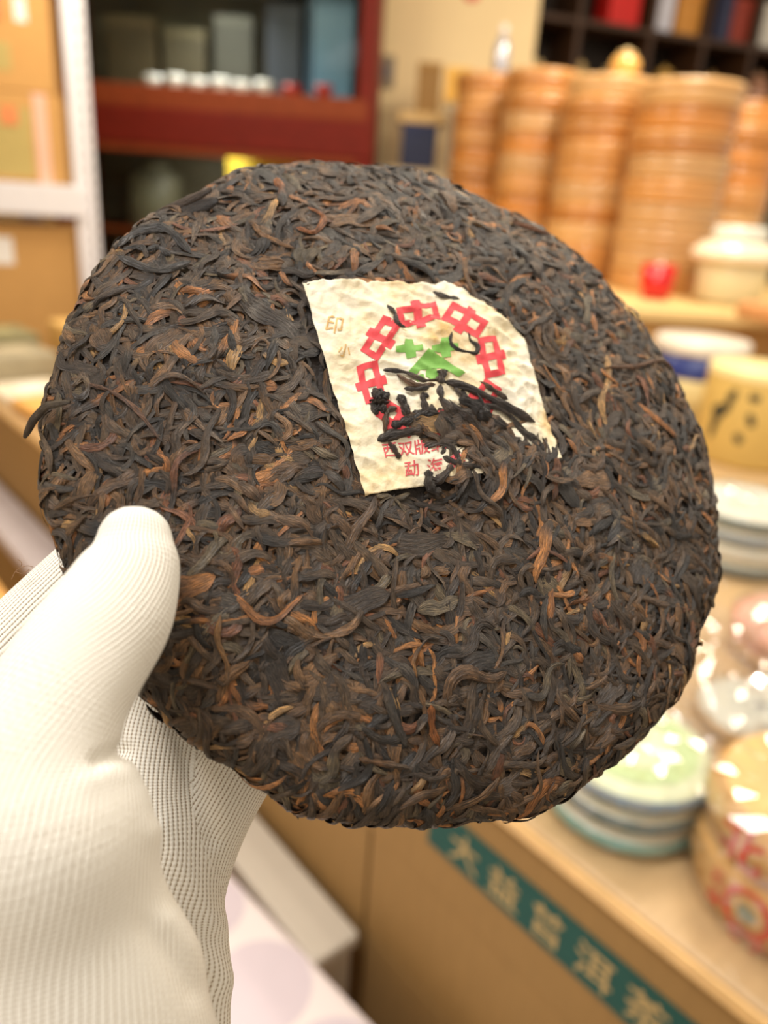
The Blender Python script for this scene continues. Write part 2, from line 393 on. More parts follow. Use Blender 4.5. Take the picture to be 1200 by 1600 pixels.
for pts, w, col in [
    ([(603, 480), (615, 492), (618, 508), (631, 517)], 8, DK2), ([(675, 458), (692, 465), (716, 471)], 9, (96, 90, 84)),
    ([(703, 523), (701, 538), (712, 549), (730, 554), (741, 555), (743, 545), (732, 537), (728, 525)], 7, DK),
    ([(597, 580), (615, 582), (632, 586), (648, 594), (662, 600), (680, 598)], 8, DK), ([(618, 588), (634, 600), (652, 608), (676, 606)], 9, BR),
    ([(628, 611), (650, 613), (674, 607)], 8, DK2), ([(690, 582), (686, 594), (682, 604)], 13, (70, 55, 44)), ([(679, 586), (697, 583)], 7, DK),
    ([(581, 622), (592, 618), (606, 626)], 20, DK), ([(578, 643), (592, 640), (602, 638)], 18, DK), ([(590, 626), (592, 636)], 26, DK),
    ([(600, 678), (601, 660), (604, 645), (618, 640)], 9, BR), ([(620, 620), (628, 634), (634, 655)], 13, DK), ([(655, 620), (660, 640), (668, 668)], 10, DK2),
    ([(654, 620), (666, 626)], 8, DK), ([(588, 690), (610, 682), (640, 676), (662, 672)], 15, DK), ([(610, 668), (630, 662), (650, 658)], 14, (56, 50, 46)),
    ([(636, 648), (652, 664), (668, 680), (692, 690)], 12, BR), ([(606, 692), (616, 704), (624, 718)], 9, (84, 62, 48)),
    ([(684, 606), (684, 626), (694, 645), (706, 655)], 11, DK2), ([(690, 602), (715, 606), (745, 618), (780, 634), (812, 650), (834, 662)], 14, DK),
    ([(705, 610), (720, 625), (745, 636), (775, 640), (800, 656), (830, 686)], 8, DK2), ([(712, 628), (740, 640), (760, 655), (790, 672)], 26, (54, 48, 44)),
    ([(700, 640), (730, 660), (770, 690)], 22, (60, 50, 44)), ([(745, 600), (765, 612), (790, 628)], 9, BR), ([(680, 660), (705, 675), (745, 680), (770, 690)], 13, BR),
    ([(676, 690), (700, 700), (712, 715), (716, 735)], 11, DK2), ([(800, 660), (815, 676), (838, 692), (845, 712)], 11, DK),
    ([(668, 745), (680, 752), (695, 742), (704, 728)], 12, DK2), ([(668, 735), (672, 762), (690, 772)], 16, (58, 50, 44)),
    ([(700, 756), (712, 752), (716, 764)], 9, DK), ([(640, 660), (660, 650), (682, 652)], 18, (60, 52, 46)), ([(690, 715), (715, 728), (742, 730)], 10, DK2)]:
    traced(pts, w, col)
for pts, w, col in [   # curls and golden buds that catch the eye on the face
    ([(190, 376), (222, 360), (266, 366), (300, 398)], 16, (78, 74, 70)), ([(186, 392), (212, 412), (252, 424), (300, 412)], 13, (84, 80, 76)),
    ([(196, 384), (224, 388), (232, 404)], 9, (70, 66, 62)), ([(230, 394), (250, 390), (268, 402)], 9, (70, 66, 62)),
    ([(432, 282), (440, 300), (441, 328)], 14, OR), ([(395, 348), (410, 366), (460, 392)], 8, TAN), ([(480, 330), (505, 345), (490, 368), (462, 360)], 9, OR),
    ([(112, 600), (128, 590), (136, 606), (124, 622), (110, 612)], 9, (124, 106, 84)), ([(132, 600), (170, 612), (210, 640), (250, 690)], 6, (120, 88, 66)),
    ([(345, 960), (341, 1000), (356, 1040), (352, 1068), (336, 1062)], 7, (156, 120, 80)), ([(560, 1180), (600, 1188), (640, 1196)], 8, (120, 92, 66)),
    ([(672, 1100), (676, 1140), (686, 1165)], 10, (160, 100, 52)), ([(650, 1060), (646, 1030), (664, 1000), (684, 998)], 5, TAN),
    ([(940, 578), (990, 574), (1030, 566), (1056, 576)], 8, (128, 92, 66)), ([(800, 345), (830, 356), (860, 366)], 10, (150, 96, 58))]:
    traced(pts, w, col, h=.0008)

# a leaf tip that juts out past the rim, and a lifted flake at the upper edge
def free_leaf(pts, w, col):
    p = np.array([camspace(*q) for q in pts]); p = (p-c_)@np.stack([ex, ey, n_], 1)
    m = len(p); nl = 14; t = np.linspace(0, m-1, nl); c = np.stack([np.interp(t, np.arange(m), p[:, k]) for k in range(3)], 1)
    tg = np.gradient(c, axis=0); tg /= np.linalg.norm(tg, axis=1)[:, None]; b = np.cross(np.array([0, 0, 1.0]), tg); b /= np.linalg.norm(b, axis=1)[:, None]
    s = np.linspace(-1, 1, nl); ww = w*(np.sqrt(np.clip(1-.85*np.abs(s)**3, 0, 1)))
    a = np.linspace(0, 2*np.pi, 9); nn = np.cross(tg, b)
    P = c[:, None]+b[:, None]*(ww[:, None]*np.cos(a))[..., None]+nn[:, None]*(ww[:, None]*.6*np.sin(a))[..., None]
    u = np.broadcast_to((s*3)[:, None], P.shape[:2]); v = np.broadcast_to(a*.4, P.shape[:2])
    return add_leaf(P, np.stack([u, v], -1), np.array(s2l(col)))
free_leaf([(110, 628, .182), (72, 634, .183), (52, 656, .184), (38, 684, .186)], .0011, (96, 84, 68))
free_leaf([(90, 700, .186), (64, 725, .187), (66, 764, .187), (92, 772, .186)], .0006, (70, 60, 54))
free_leaf([(330, 296, .216), (290, 316, .218), (258, 330, .219), (232, 345, .220)], .0016, (88, 72, 60))
free_leaf([(340, 312, .216), (300, 330, .217), (262, 344, .218)], .0022, (58, 50, 46))

# ------------------------------------------------------------------ the paper ticket pressed into the cake
def paper_material():
    s = N('cream_rice_paper'); s.val(rough=0.85, spec=0.2)
    tc = s.n('ShaderNodeTexCoord')
    st = noise(s, tc.outputs['Object'], 55, 5, 0.62); st2 = noise(s, tc.outputs['Object'], 190, 3)
    c = ramp(s, st.outputs[0], [(0.38, s2l((238, 230, 210))), (0.56, s2l((230, 215, 180))), (0.70, s2l((206, 172, 116)))])
    g2 = ramp(s, st2.outputs[0], [(0.3, (0.93, 0.92, 0.9)), (0.6, (1, 1, 1))])
    s.l(mixc(s, 1.0, c, g2, 'MULTIPLY'), s.b.inputs['Base Color'])
    wr = s.n('ShaderNodeTexVoronoi'); wr.feature = 'DISTANCE_TO_EDGE'; wr.inputs['Scale'].default_value = 210
    wz = noise(s, tc.outputs['Object'], 300, 3); ad = s.n('ShaderNodeVectorMath'); ad.operation = 'MULTIPLY_ADD'
    s.l(wz.outputs['Color'], ad.inputs[0]); ad.inputs[1].default_value = (.004, .004, .004); s.l(tc.outputs['Object'], ad.inputs[2]); s.l(ad.outputs[0], wr.inputs['Vector'])
    fib = noise(s, mapping(s, tc.outputs['Object'], (1, 1, 1)), 1300, 3)
    h = math_(s, 'ADD', math_(s, 'MULTIPLY', math_(s, 'MINIMUM', wr.outputs[0], 0.35), 1.6), math_(s, 'MULTIPLY', fib.outputs[0], .35))
    bump(s, h, 0.45, 0.0006)
    return s.m
_pw = [(rng.uniform(0, 6.28, 14), rng.uniform(.7, 1.3, 14)*k, rng.uniform(0, 6.28, 14)) for k in (300, 620, 1200)]
def paper_height(x, y):
    x, y = np.asarray(x), np.asarray(y); h = 0
    for (d, k, p), amp in zip(_pw, (.00034, .00032, .00018)):
        w = sum(np.sin((x*np.cos(a_)+y*np.sin(a_))*b_+c2) for a_, b_, c2 in zip(d, k, p))/math.sqrt(7)
        h = h+amp*(1-np.abs(w))
    return .0006+h
bb0, bb1 = PAPER2.min(0), PAPER2.max(0); G = 150
gx, gy = np.meshgrid(np.linspace(bb0[0], bb1[0], G), np.linspace(bb0[1], bb1[1], G), indexing='ij')
# a grid warped between the left and right edges of the ticket, so that its outline is clean
TLc, TRc, BRc, BLc = PAPER2[0], pix_to_cake(791, 446)[0], PAPER2[5], PAPER2[6]
a, b = np.meshgrid(np.linspace(0, 1, G), np.linspace(0, 1, G), indexing='ij')
q2 = ((1-a)*(1-b))[..., None]*TLc+(a*(1-b))[..., None]*TRc+(a*b)[..., None]*BRc+((1-a)*b)[..., None]*BLc
cutline = (PAPER2[1], PAPER2[2], PAPER2[3])
def clip_corner(q):
    # points past the torn corner slide back onto the cut
    for A, B in ((PAPER2[1], PAPER2[2]), (PAPER2[2], PAPER2[3])):
        d = B-A; nrm = np.array([-d[1], d[0]])/np.linalg.norm(d)
        if (pc-A)@nrm > 0: nrm = -nrm
        ex_ = np.clip((q-A)@nrm, 0, None); q = q-ex_[..., None]*nrm
    return q
q2 = clip_corner(q2)
jag = np.convolve(rng.normal(0, .00022, G+6), np.ones(7)/4, 'valid')
q2[:, 0] += np.c_[0*jag, jag]; q2[0, :] += np.c_[jag*.6, 0*jag]; q2[-1, :] += np.c_[jag*.8, 0*jag]; q2[:, -1] += np.c_[0*jag, jag*.6]
Pp = surf(q2[..., 0], q2[..., 1], paper_height(q2[..., 0], q2[..., 1]))
ticket = link('paper_ticket', mesh_np('paper_ticket', Pp.reshape(-1, 3), leaf_faces(G, G)), paper_material(), cake)
ticket['label'] = 'crumpled cream paper ticket with a red and green emblem pressed into the leaves'
sol = ticket.modifiers.new('thickness', 'SOLIDIFY'); sol.thickness = .00015; sol.offset = 1

def subdivide_polys(polys, maxlen):
    """polys in photo pixels -> triangulated, finely cut (verts, faces)"""
    bm = bmesh.new()
    for p in polys:
        vs = [bm.verts.new((x, y, 0)) for x, y in p]
        try: bm.faces.new(vs)
        except ValueError: pass
    return cut(bm, maxlen)
def cut(bm, maxlen):
    bmesh.ops.triangulate(bm, faces=bm.faces)
    for _ in range(6):
        es = [e for e in bm.edges if e.calc_length() > maxlen]
        if not es: break
        bmesh.ops.subdivide_edges(bm, edges=es, cuts=1); bmesh.ops.triangulate(bm, faces=bm.faces)
    bm.verts.index_update()
    v = np.array([x.co[:] for x in bm.verts]); f = [[x.index for x in p.verts] for p in bm.faces]; bm.free(); return v, f
def print_on_paper(name, v, f, mat, h=.00016):
    fl = pix_to_cake(v[:, 0], v[:, 1]); P = surf(fl[:, 0], fl[:, 1], paper_height(fl[:, 0], fl[:, 1])+h)
    f = np.array(f)
    # turn the faces towards the reader
    A = P[f]; nz = np.cross(A[:, 1]-A[:, 0], A[:, 2]-A[:, 0])[:, 2]; f[nz < 0] = f[nz < 0][:, ::-1]
    return link(name, mesh_np(name, P, f), mat, ticket)
def rot_rects(rects, cx, cy, ang, k=1.0, ky=1.0):
    ca, sa = math.cos(ang), math.sin(ang); out = []
    for x0, x1, y0, y1 in rects:
        out.append([(cx+(x*k*ca-y*k*sa), cy+(x*k*sa+y*k*ca)*ky) for x, y in ((x0, y0), (x1, y0), (x1, y1), (x0, y1))])
    return out
M_RED = ink('red_print', (214, 66, 72)); M_GREEN = ink('green_print', (112, 164, 70)); M_TANP = ink('faded_tan_print', (206, 166, 104)); M_REDT = ink('fine_red_print', (206, 80, 86))
ZH = [(-33, 33, -16.5, -6.5), (-33, 33, 6.5, 16.5), (-33, -23, -6.5, 6.5), (23, 33, -6.5, 6.5), (-6, 6, -6.5, 6.5), (-7.5, 7.5, -23.5, -16.5), (-7.5, 7.5, 16.5, 23.5)]
ring = []
for k in range(8):
    a_ = math.radians(-102+45*k); cx, cy = 672+94*math.cos(a_), 580+90*math.sin(a_)
    ring += rot_rects(ZH, cx, cy, a_+math.pi/2, .98, .98)
v, f = subdivide_polys(ring, 6); print_on_paper('printed_ring', v, f, M_RED)
def blob(cx, cy, pts): return [(cx+x, cy+y) for x, y in pts]
clover = [(-5, -17), (5, -17), (7, -6), (18, -7), (19, 3), (8, 6), (9, 16), (-3, 17), (-5, 7), (-18, 6), (-18, -4), (-7, -6)]
tea_char = [blob(637, 548, [(x*1.15, y*.9) for x, y in clover]), blob(693, 546, [(x*1.1, y*.9) for x, y in clover]),
            [(668, 547), (690, 561), (724, 586), (714, 592), (686, 577), (670, 563), (655, 582), (647, 590), (634, 586), (650, 568)],
            [(664, 581), (679, 577), (684, 592), (673, 599), (661, 594)], [(645, 592), (658, 589), (661, 600), (648, 601)]]
v, f = subdivide_polys(tea_char, 6); print_on_paper('printed_tea_character', v, f, M_GREEN)
def glyphs(chars, mat, name):
    VV, FF = [], []; off = 0
    for ch, x, y, sz, rot in chars:
        v, f = text_mesh(ch, sz, 0.15)
        if not len(v): continue
        ca, sa = math.cos(rot), math.sin(rot)
        VV.append(np.c_[x+v[:, 0]*ca+v[:, 1]*sa, y+v[:, 0]*sa-v[:, 1]*ca, 0*v[:, 0]]); FF += [[i+off for i in q] for q in f]; off += len(v)
    bm = bmesh.new(); vs = [bm.verts.new(p) for p in np.concatenate(VV)]
    for q in FF:
        try: bm.faces.new([vs[i] for i in q])
        except ValueError: pass
    return print_on_paper(name, *cut(bm, 5), mat)
r_ = math.radians(-9)
glyphs([('西', 608, 705, 25, r_), ('双', 634, 702, 25, r_), ('版', 658, 699, 25, r_), ('纳', 682, 695, 25, r_), ('庄', 753, 704, 25, r_), ('勐', 642, 733, 26, r_), ('海', 679, 729, 26, r_), ('茶', 712, 724, 26, r_)], M_REDT, 'printed_text')
glyphs([('印', 522, 508, 30, .2), ('小', 538, 548, 20, .2)], M_TANP, 'faded_stamp')

# ------------------------------------------------------------------ the gloved hand
def crom(P, n):
    P = np.array(P, float); m = len(P); t = np.linspace(0, m-1, n); i = np.clip(t.astype(int), 0, m-2); f = (t-i)[:, None]
    E_ = np.vstack([2*P[0]-P[1], P, 2*P[-1]-P[-2]]); p0, p1, p2, p3 = E_[i], E_[i+1], E_[i+2], E_[i+3]
    return 0.5*((2*p1)+(-p0+p2)*f+(2*p0-5*p1+4*p2-p3)*f**2+(-p0+3*p1-3*p2+p3)*f**3)
CHAINS = {
 'thumb': [(211, 845, .1650, 58, .85), (206, 885, .1625, 76, .85), (176, 957, .157, 95, .85), (128, 1030, .151, 103, .9), (88, 1100, .146, 110, .95),
           (58, 1185, .143, 134, 1), (60, 1290, .142, 172, 1), (78, 1420, .144, 172, 1), (110, 1560, .147, 195, 1), (140, 1740, .152, 220, 1)],
 'middle': [(400, 870, .217, 64, 1), (320, 980, .212, 70, 1), (262, 1100, .206, 78, .95), (240, 1220, .200, 88, .9), (238, 1330, .194, 108, .8), (215, 1440, .188, 139, .7),
            (205, 1570, .182, 154, .65), (180, 1760, .174, 180, .65)],
 'little': [(540, 980, .217, 58, 1), (440, 1090, .210, 66, 1), (365, 1190, .205, 72, 1), (315, 1280, .201, 74, 1), (280, 1370, .197, 78, .95), (240, 1480, .188, 100, .8)],
 'index': [(260, 780, .215, 62, 1), (165, 880, .207, 68, 1), (88, 958, .202, 74, 1), (8, 1040, .197, 80, 1), (-80, 1130, .187, 92, .95), (-130, 1270, .172, 120, .9), (-60, 1450, .165, 150, .9)],
}
def chain_samples(nodes, n=90):
    P = np.array([camspace(x, y, d) for x, y, d, r, fl in nodes]); R_ = np.array([[r*d/FPX, r*d/FPX*fl] for x, y, d, r, fl in nodes])
    q = crom(np.c_[P, R_], n); P, R_ = q[:, :3], np.clip(q[:, 3:], .003, None)
    tg = np.gradient(P, axis=0); tg /= np.linalg.norm(tg, axis=1)[:, None]
    A = -P/np.linalg.norm(P, axis=1)[:, None]; A = A-tg*(A*tg).sum(1)[:, None]; A /= np.linalg.norm(A, axis=1)[:, None]   # towards the viewer side
    B = np.cross(tg, A)
    s = np.r_[0, np.cumsum(np.linalg.norm(np.diff(P, axis=0), axis=1))]
    return P, R_, tg, A, B, s
SAMP = {k: chain_samples(v) for k, v in CHAINS.items()}
def tube(S, cap_end=True, seg=32):
    P, R_, tg, A, B, s = S; rings = []
    th = np.linspace(0, 2*np.pi, seg, endpoint=False)
    for i in range(6):   # round tip
        ph = (i+.35)/6*math.pi/2; k = math.sin(ph)**.8; off = -math.cos(ph)*R_[0, 0]*.95
        rings.append(P[0]+tg[0]*off+B[0]*(R_[0, 0]*k*np.cos(th))[:, None]+A[0]*(R_[0, 1]*k*np.sin(th))[:, None])
    for i in range(len(P)):
        rings.append(P[i]+B[i]*(R_[i, 0]*np.cos(th))[:, None]+A[i]*(R_[i, 1]*np.sin(th))[:, None])
    V = np.concatenate(rings); n = len(rings); F = []
    for i in range(n-1):
        for j in range(seg): F.append((i*seg+j, i*seg+(j+1) % seg, (i+1)*seg+(j+1) % seg, (i+1)*seg+j))
    F.append(tuple(range(seg))[::-1]); F.append(tuple((n-1)*seg+j for j in range(seg)))
    return V, F
bm = bmesh.new()
for S in SAMP.values():
    V, F = tube(S); vs = [bm.verts.new(v) for v in V]
    for q in F: bm.faces.new([vs[i] for i in q])
bmesh.ops.recalc_face_normals(bm, faces=bm.faces)
tmp_m = bm_mesh(bm, 'hand_raw'); tmp = bpy.data.objects.new('hand_raw', tmp_m); C.objects.link(tmp)
rm = tmp.modifiers.new('r', 'REMESH'); rm.mode = 'VOXEL'; rm.voxel_size = .0011
sm = tmp.modifiers.new('s', 'SMOOTH'); sm.factor = .5; sm.iterations = 9
dg = bpy.context.evaluated_depsgraph_get(); ev = tmp.evaluated_get(dg); me = ev.to_mesh()
V = np.empty(len(me.vertices)*3, np.float32); me.vertices.foreach_get('co', V); V = V.reshape(-1, 3).astype(float)
nrm = np.empty(len(me.vertices)*3, np.float32); me.vertices.foreach_get('normal', nrm); nrm = nrm.reshape(-1, 3).astype(float)
F = np.array([tuple(p.vertices) for p in me.polygons if len(p.vertices) == 4], np.int32)
ev.to_mesh_clear(); bpy.data.objects.remove(tmp); bpy.data.meshes.remove(tmp_m)
# creases of the cloth (camera-space pixels of the fold, width, depth)
pv = np.c_[600+FPX*V[:, 0]/-V[:, 2], 800-FPX*V[:, 1]/-V[:, 2]]
def seg_dist(p, a, b):
    a, b = np.array(a, float), np.array(b, float); d = b-a; t = np.clip(((p-a)@d)/(d@d), 0, 1); return np.linalg.norm(p-a-t[:, None]*d, axis=1), t
FOLDS = [((150, 1190), (194, 1172), 11, -.0012), ((140, 1218), (200, 1203), 18, .0006), ((262, 1440), (345, 1530), 24, .0014), ((240, 1450), (300, 1545), 22, -.0008),
         ((250, 1300), (330, 1440), 20, .0012), ((265, 1100), (335, 1310), 16, -.0012)]
for a, b, w, d in FOLDS:
    ds, t = seg_dist(pv, a, b); near = V[:, 2] > -.23
    V += nrm*(d*np.exp(-(ds/w)**2)*near)[:, None]
fc = V[F].mean(1)
best = np.full(len(F), 1e9); UVg = np.zeros((len(F), 4, 2))
for name, (P, R_, tg, A, B, s) in SAMP.items():
    def param(X):
        idx = np.empty(len(X), int)
        for k in range(0, len(X), 20000):
            d2 = ((X[k:k+20000, None]-P[None])**2).sum(-1); idx[k:k+20000] = d2.argmin(1)
        dv = X-P[idx]; along = s[idx]+(dv*tg[idx]).sum(1)
        return along, np.arctan2((dv*B[idx]).sum(1), (dv*A[idx]).sum(1)), np.linalg.norm(dv, axis=1)/R_[idx].mean(1)
    al, an, rel = param(fc); use = rel < best; best = np.where(use, rel, best)
    va, vn, _ = param(V)
    wale_r = (.0135+.55*(np.interp(va, s, R_.mean(1))-.0125))[F]
    da = vn[F]-an[:, None]; da = (da+np.pi) % (2*np.pi)-np.pi
    slant = np.zeros_like(va)
    if name == 'thumb':
        sk = np.linspace(0, .3, 200); kk = np.interp(sk, [0, .006, .018, .035, .055, .075, .1], [0, .05, .42, .50, .40, .30, .12]); slant = np.interp(va, sk, np.cumsum(kk)*(sk[1]-sk[0]))
    uvq = np.stack([(an[:, None]+da)*wale_r-slant[F], va[F]], -1); UVg[use] = uvq[use]
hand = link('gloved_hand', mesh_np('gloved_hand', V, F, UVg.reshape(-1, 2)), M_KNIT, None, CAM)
tag(hand, 'hand in a white knitted cotton glove pinching the tea cake between thumb and fingers', 'hand')
# a few loose fibres on the index finger
for k, pts in enumerate(([(18, 905), (24, 893), (30, 888), (34, 880), (28, 874)], [(30, 888), (42, 884), (52, 886)], [(24, 893), (34, 896), (46, 890)])):
    p = crom([camspace(x, y, .192) for x, y in pts], 16); tgp = np.gradient(p, axis=0); tgp /= np.linalg.norm(tgp, axis=1)[:, None]
    b_ = np.cross(tgp, [0, 0, 1.0]); n2 = np.cross(tgp, b_); aa = np.linspace(0, 2*np.pi, 6)[:-1]
    vv = (p[:, None]+.00008*(b_[:, None]*np.cos(aa)[None, :, None]+n2[:, None]*np.sin(aa)[None, :, None])).reshape(-1, 3)
    ff = [(i*5+j, i*5+(j+1) % 5, (i+1)*5+(j+1) % 5, (i+1)*5+j) for i in range(15) for j in range(5)]
    link('loose_thread', mesh_np('loose_thread', vv, ff), plain('brown_fibre', (150, 116, 84), .8), hand)

# ================================================================== the shop behind
ORD = ['top', 'second', 'third', 'fourth', 'fifth', 'sixth', 'seventh', 'eighth', 'ninth', 'tenth', 'eleventh', 'twelfth']
M_CREAM = plain('cream_wall_paint', (244, 220, 172), .8, .04, 3)
M_FLOOR = plain('beige_floor_tile', (170, 150, 122), .35, .08, 4)
M_MAHO = plain('red_mahogany', (104, 24, 10), .55, .22, 14, (1, 1, 6), spec=.2)
M_MAHOL = plain('brown_mahogany', (126, 56, 24), .55, .22, 14, (6, 1, 1), spec=.2)
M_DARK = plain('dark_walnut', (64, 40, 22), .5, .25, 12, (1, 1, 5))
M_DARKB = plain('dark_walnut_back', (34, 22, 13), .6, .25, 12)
M_WHITE = plain('white_powder_coat', (232, 230, 236), .4, .03, 20)
M_KRAFT = plain('kraft_cardboard', (204, 156, 92), .8, .07, 18, (1, 1, 5))
M_KRAFT2 = plain('brown_cardboard', (156, 122, 72), .8, .06, 16, (5, 1, 1))
M_OLIVE = plain('pale_olive_print', (186, 166, 102), .8, .06, 40)
M_WOODTOP = plain('light_oak_board', (196, 164, 120), .35, .10, 10, (8, 1, 1), coat=.2)
M_TEAL = plain('teal_print', (14, 80, 74), .7, .06, 60)
M_TANINK = plain('tan_lettering', (190, 164, 112), .8, .05, 60)
M_STAMP = plain('faded_red_stamp', (226, 140, 88), .8, .12, 60)
M_REDINK = plain('red_lettering', (206, 66, 44), .8, .15, 60)
M_PINK = plain('pink_tape', (236, 190, 168), .5, .04, 40)
M_PAPERW = plain('white_label_paper', (244, 240, 236), .7, .03, 60)
M_SLOT = plain('slot_shadow', (120, 116, 124), .8, .05, 60)
def glass_m(name, tint=(1, 1, 1), rough=.02, refl=.12, face=.5):
    s = N(name); t = s.t; out = t.nodes['Material Output']; t.nodes.remove(s.b)
    tr = s.n('ShaderNodeBsdfTransparent'); tr.inputs[0].default_value = (*tint, 1)
    gl = s.n('ShaderNodeBsdfGlossy'); gl.inputs['Roughness'].default_value = rough
    lw = s.n('ShaderNodeLayerWeight'); lw.inputs[0].default_value = .35
    mx = s.n('ShaderNodeMixShader'); f = math_(s, 'ADD', math_(s, 'MULTIPLY', lw.outputs['Facing'], face), refl)
    s.l(f, mx.inputs[0]); s.l(tr.outputs[0], mx.inputs[1]); s.l(gl.outputs[0], mx.inputs[2]); s.l(mx.outputs[0], out.inputs[0])
    return s.m
M_PANE = glass_m('cabinet_glass', (.90, .93, .91), .06, .0, .15)
M_FILM = glass_m('clear_plastic_film', (.97, .97, .97), .07, .09, .40)

# ---- room
WL = 18.6*math.pi/180
structure(box('floor', (9, 9, .1), (0.5, 2.5, -.05), M_FLOOR, bevel=0))
structure(box('wall_back', (3.5, .1, 3.2), (-1.1, 4.95, 1.6), M_CREAM, bevel=0))
structure(box('wall_right', (4.2, .1, 3.2), (2.1, .42, 1.6), M_CREAM, bevel=0, mw=Matrix.Translation((0.52, 4.96, 0)) @ Matrix.Rotation(WL, 4, 'Z')))
structure(box('wall_left', (.1, 7, 3.2), (-2.85, 1.5, 1.6), M_CREAM, bevel=0))
p = atd(600, 110, 4.25)
t = thing('wall_switch', 'grey switch plate on the cream wall beside the red cabinet', 'switch', (p[0]+.02, 4.9, p[2]))
box('plate', (.08, .014, .16), (0, -.007, 0), plain('grey_plastic', (150, 134, 112), .5), t, .003); box('rocker', (.035, .008, .07), (0, -.018, 0), M_SLOT, t, .002)
p = atd(735, -6, 4.25)
t = thing('paper_cutting', 'pinkish red round paper decoration high on the cream wall', 'decoration', (p[0], 4.9, p[2]))
lathe('disc', [(0, 0), (.045, 0), (.055, -.003), (.05, .004), (0, .004)], plain('pink_red_paper', (232, 120, 110), .8), t, Matrix.Rotation(math.pi/2, 4, 'X'), 24)

# ---- white slotted rack with cartons
rp = atd(132, 0, 2.9); rb = atd(146, 420, 2.9); RX, RY, RA = (rp[0]+rb[0])/2, 3.12, math.radians(19)
RM = Matrix.Translation((RX, RY, 0)) @ Matrix.Rotation(RA, 4, 'Z')
rack = thing('storage_rack', 'white slotted steel storage rack loaded with cardboard cartons', 'rack', (RX, RY, 0), RA)
def post(x, y):
    bm = bmesh.new(); box_bm(bm, (.078, .004, 2.6), (x, y, 1.3)); box_bm(bm, (.004, .05, 2.6), (x+.037*(1 if x > -.5 else -1), y+.025, 1.3))
    po = link('post', bm_mesh(bm, 'post'), M_WHITE, rack); return po
p0 = post(0, 0); post(-1.1, 0); post(-.25, .5); post(-1.1, .5)
sl = None
for k in range(22):
    z = 1.0+k*.05
    if sl is None: sl = box('slot', (.010, .003, .022), (0.018, -.003, 0), M_SLOT, p0, 0); sl.location.z = z; continue
    q = sl.copy(); C.objects.link(q); q.parent = p0; q.location.z = z
ZS = atd(60, 292, 2.9)[2]+.012
for z in (.35, ZS, ZS+.95):
    box('shelf_beam', (1.1, .03, .11), (-.56, -.002, z-.055), M_WHITE, rack); box('shelf_deck', (1.09, .47, .02), (-.56, .26, z-.012), M_WHITE, rack)
def carton(name, label, size, loc, rz=0, mat=M_KRAFT, group=None):
    t = thing(name, label, 'carton', loc, rz, group); w, d, h = size
    box('body', size, (0, 0, h/2), mat, t, .004)
    return t
def face_patch(t, name, x0, x1, z0, z1, d, mat, th=.0012):
    return box(name, (x1-x0, th, z1-z0), ((x0+x1)/2, -d/2-th/2, (z0+z1)/2), mat, t, 0)
bx0 = -.062
c1h = .335; c2h = .345
c = carton('carton', 'kraft carton with pink tape stripe resting directly on the white rack shelf', (.62, .42, c2h-.045), RM @ Vector((bx0-.31, .23, ZS+.001)), RA, group='cartons on the white rack')
face_patch(c, 'printed_panel', -.31, .20, .02, .25, .42, M_OLIVE); face_patch(c, 'red_stamp', .10, .16, .19, .25, .425, M_STAMP, .002)
tape = box('tape', (.045, .002, .30), (.235, -.212, .15), M_PINK, c, 0); tape.rotation_euler.y = .0
c = carton('carton', 'kraft carton with white label stacked second from the rack shelf', (.64, .42, c1h+.02), RM @ Vector((bx0-.335, .23, ZS+.303)), RA, group='cartons on the white rack')
face_patch(c, 'printed_panel', -.32, .18, .06, .15, .42, M_OLIVE); face_patch(c, 'red_stamp', .08, .17, .22, .30, .425, M_STAMP, .002); face_patch(c, 'white_label', .205, .245, .215, .29, .42, M_PAPERW)
carton('carton', 'kraft carton at the very top of the rack stack', (.62, .42, .165), RM @ Vector((bx0-.34, .23, ZS+.660)), RA, group='cartons on the white rack')
c = carton('carton', 'kraft carton with a big white label below the white shelf beam', (.62, .42, .42), RM @ Vector((bx0-.305, .24, ZS-.155-.42)), RA, group='cartons on the white rack')
face_patch(c, 'white_label', -.02, .09, .28, .38, .42, M_PAPERW)
carton('carton', 'plain kraft carton at the bottom of the rack under the labelled one', (.62, .42, ZS-.155-.42-.352), RM @ Vector((bx0-.30, .24, .351)), RA, group='cartons on the white rack')

# ---- red glazed cabinet
CX1 = atd(583, 120, 3.8)[0]+.02; CX0 = CX1-1.62; CY = 4.23
cab = thing('glazed_cabinet', 'dark red wooden display cabinet with glass doors behind the rack', 'cabinet', ((CX0+CX1)/2, CY, 0))
W_ = CX1-CX0; zr1, zr0 = atd(400, 180, 3.8)[2], atd(400, 236, 3.8)[2]
box('back_panel', (W_, .02, 2.7), (0, .60, 1.35), plain('cabinet_back', (96, 90, 70), .6, .3, 5, (1, 1, 4)), cab)
for sx in (-1, 1): box('side_panel', (.03, .60, 2.7), (sx*(W_/2-.015), .31, 1.35), M_MAHO, cab)
for sx in (-1, 1): box('door_stile', (.085, .035, 2.7), (sx*(W_/2-.043), 0, 1.35), M_MAHO, cab, .006)
box('top_rail', (W_, .035, .12), (0, 0, 2.64), M_MAHO, cab, .006); box('plinth', (W_, .04, .14), (0, 0, .07), M_MAHO, cab)
box('middle_rail', (W_, .03, zr1-zr0), (0, -.012, (zr1+zr0)/2), M_MAHO, cab, .006)
box('middle_ledge', (W_-.06, .06, .10), (0, .012, zr1+.05), M_MAHOL, cab, .006)
box('lower_rail', (W_-.16, .03, .035), (0, -.002, zr0-.02), M_MAHOL, cab, .004)
box('inner_shelf', (W_-.06, .5, .02), (0, .33, zr1+.09), M_MAHOL, cab); box('inner_shelf', (W_-.06, .5, .018), (0, .33, zr1+.62), plain('shelf_glass', (120, 124, 116), .3), cab)
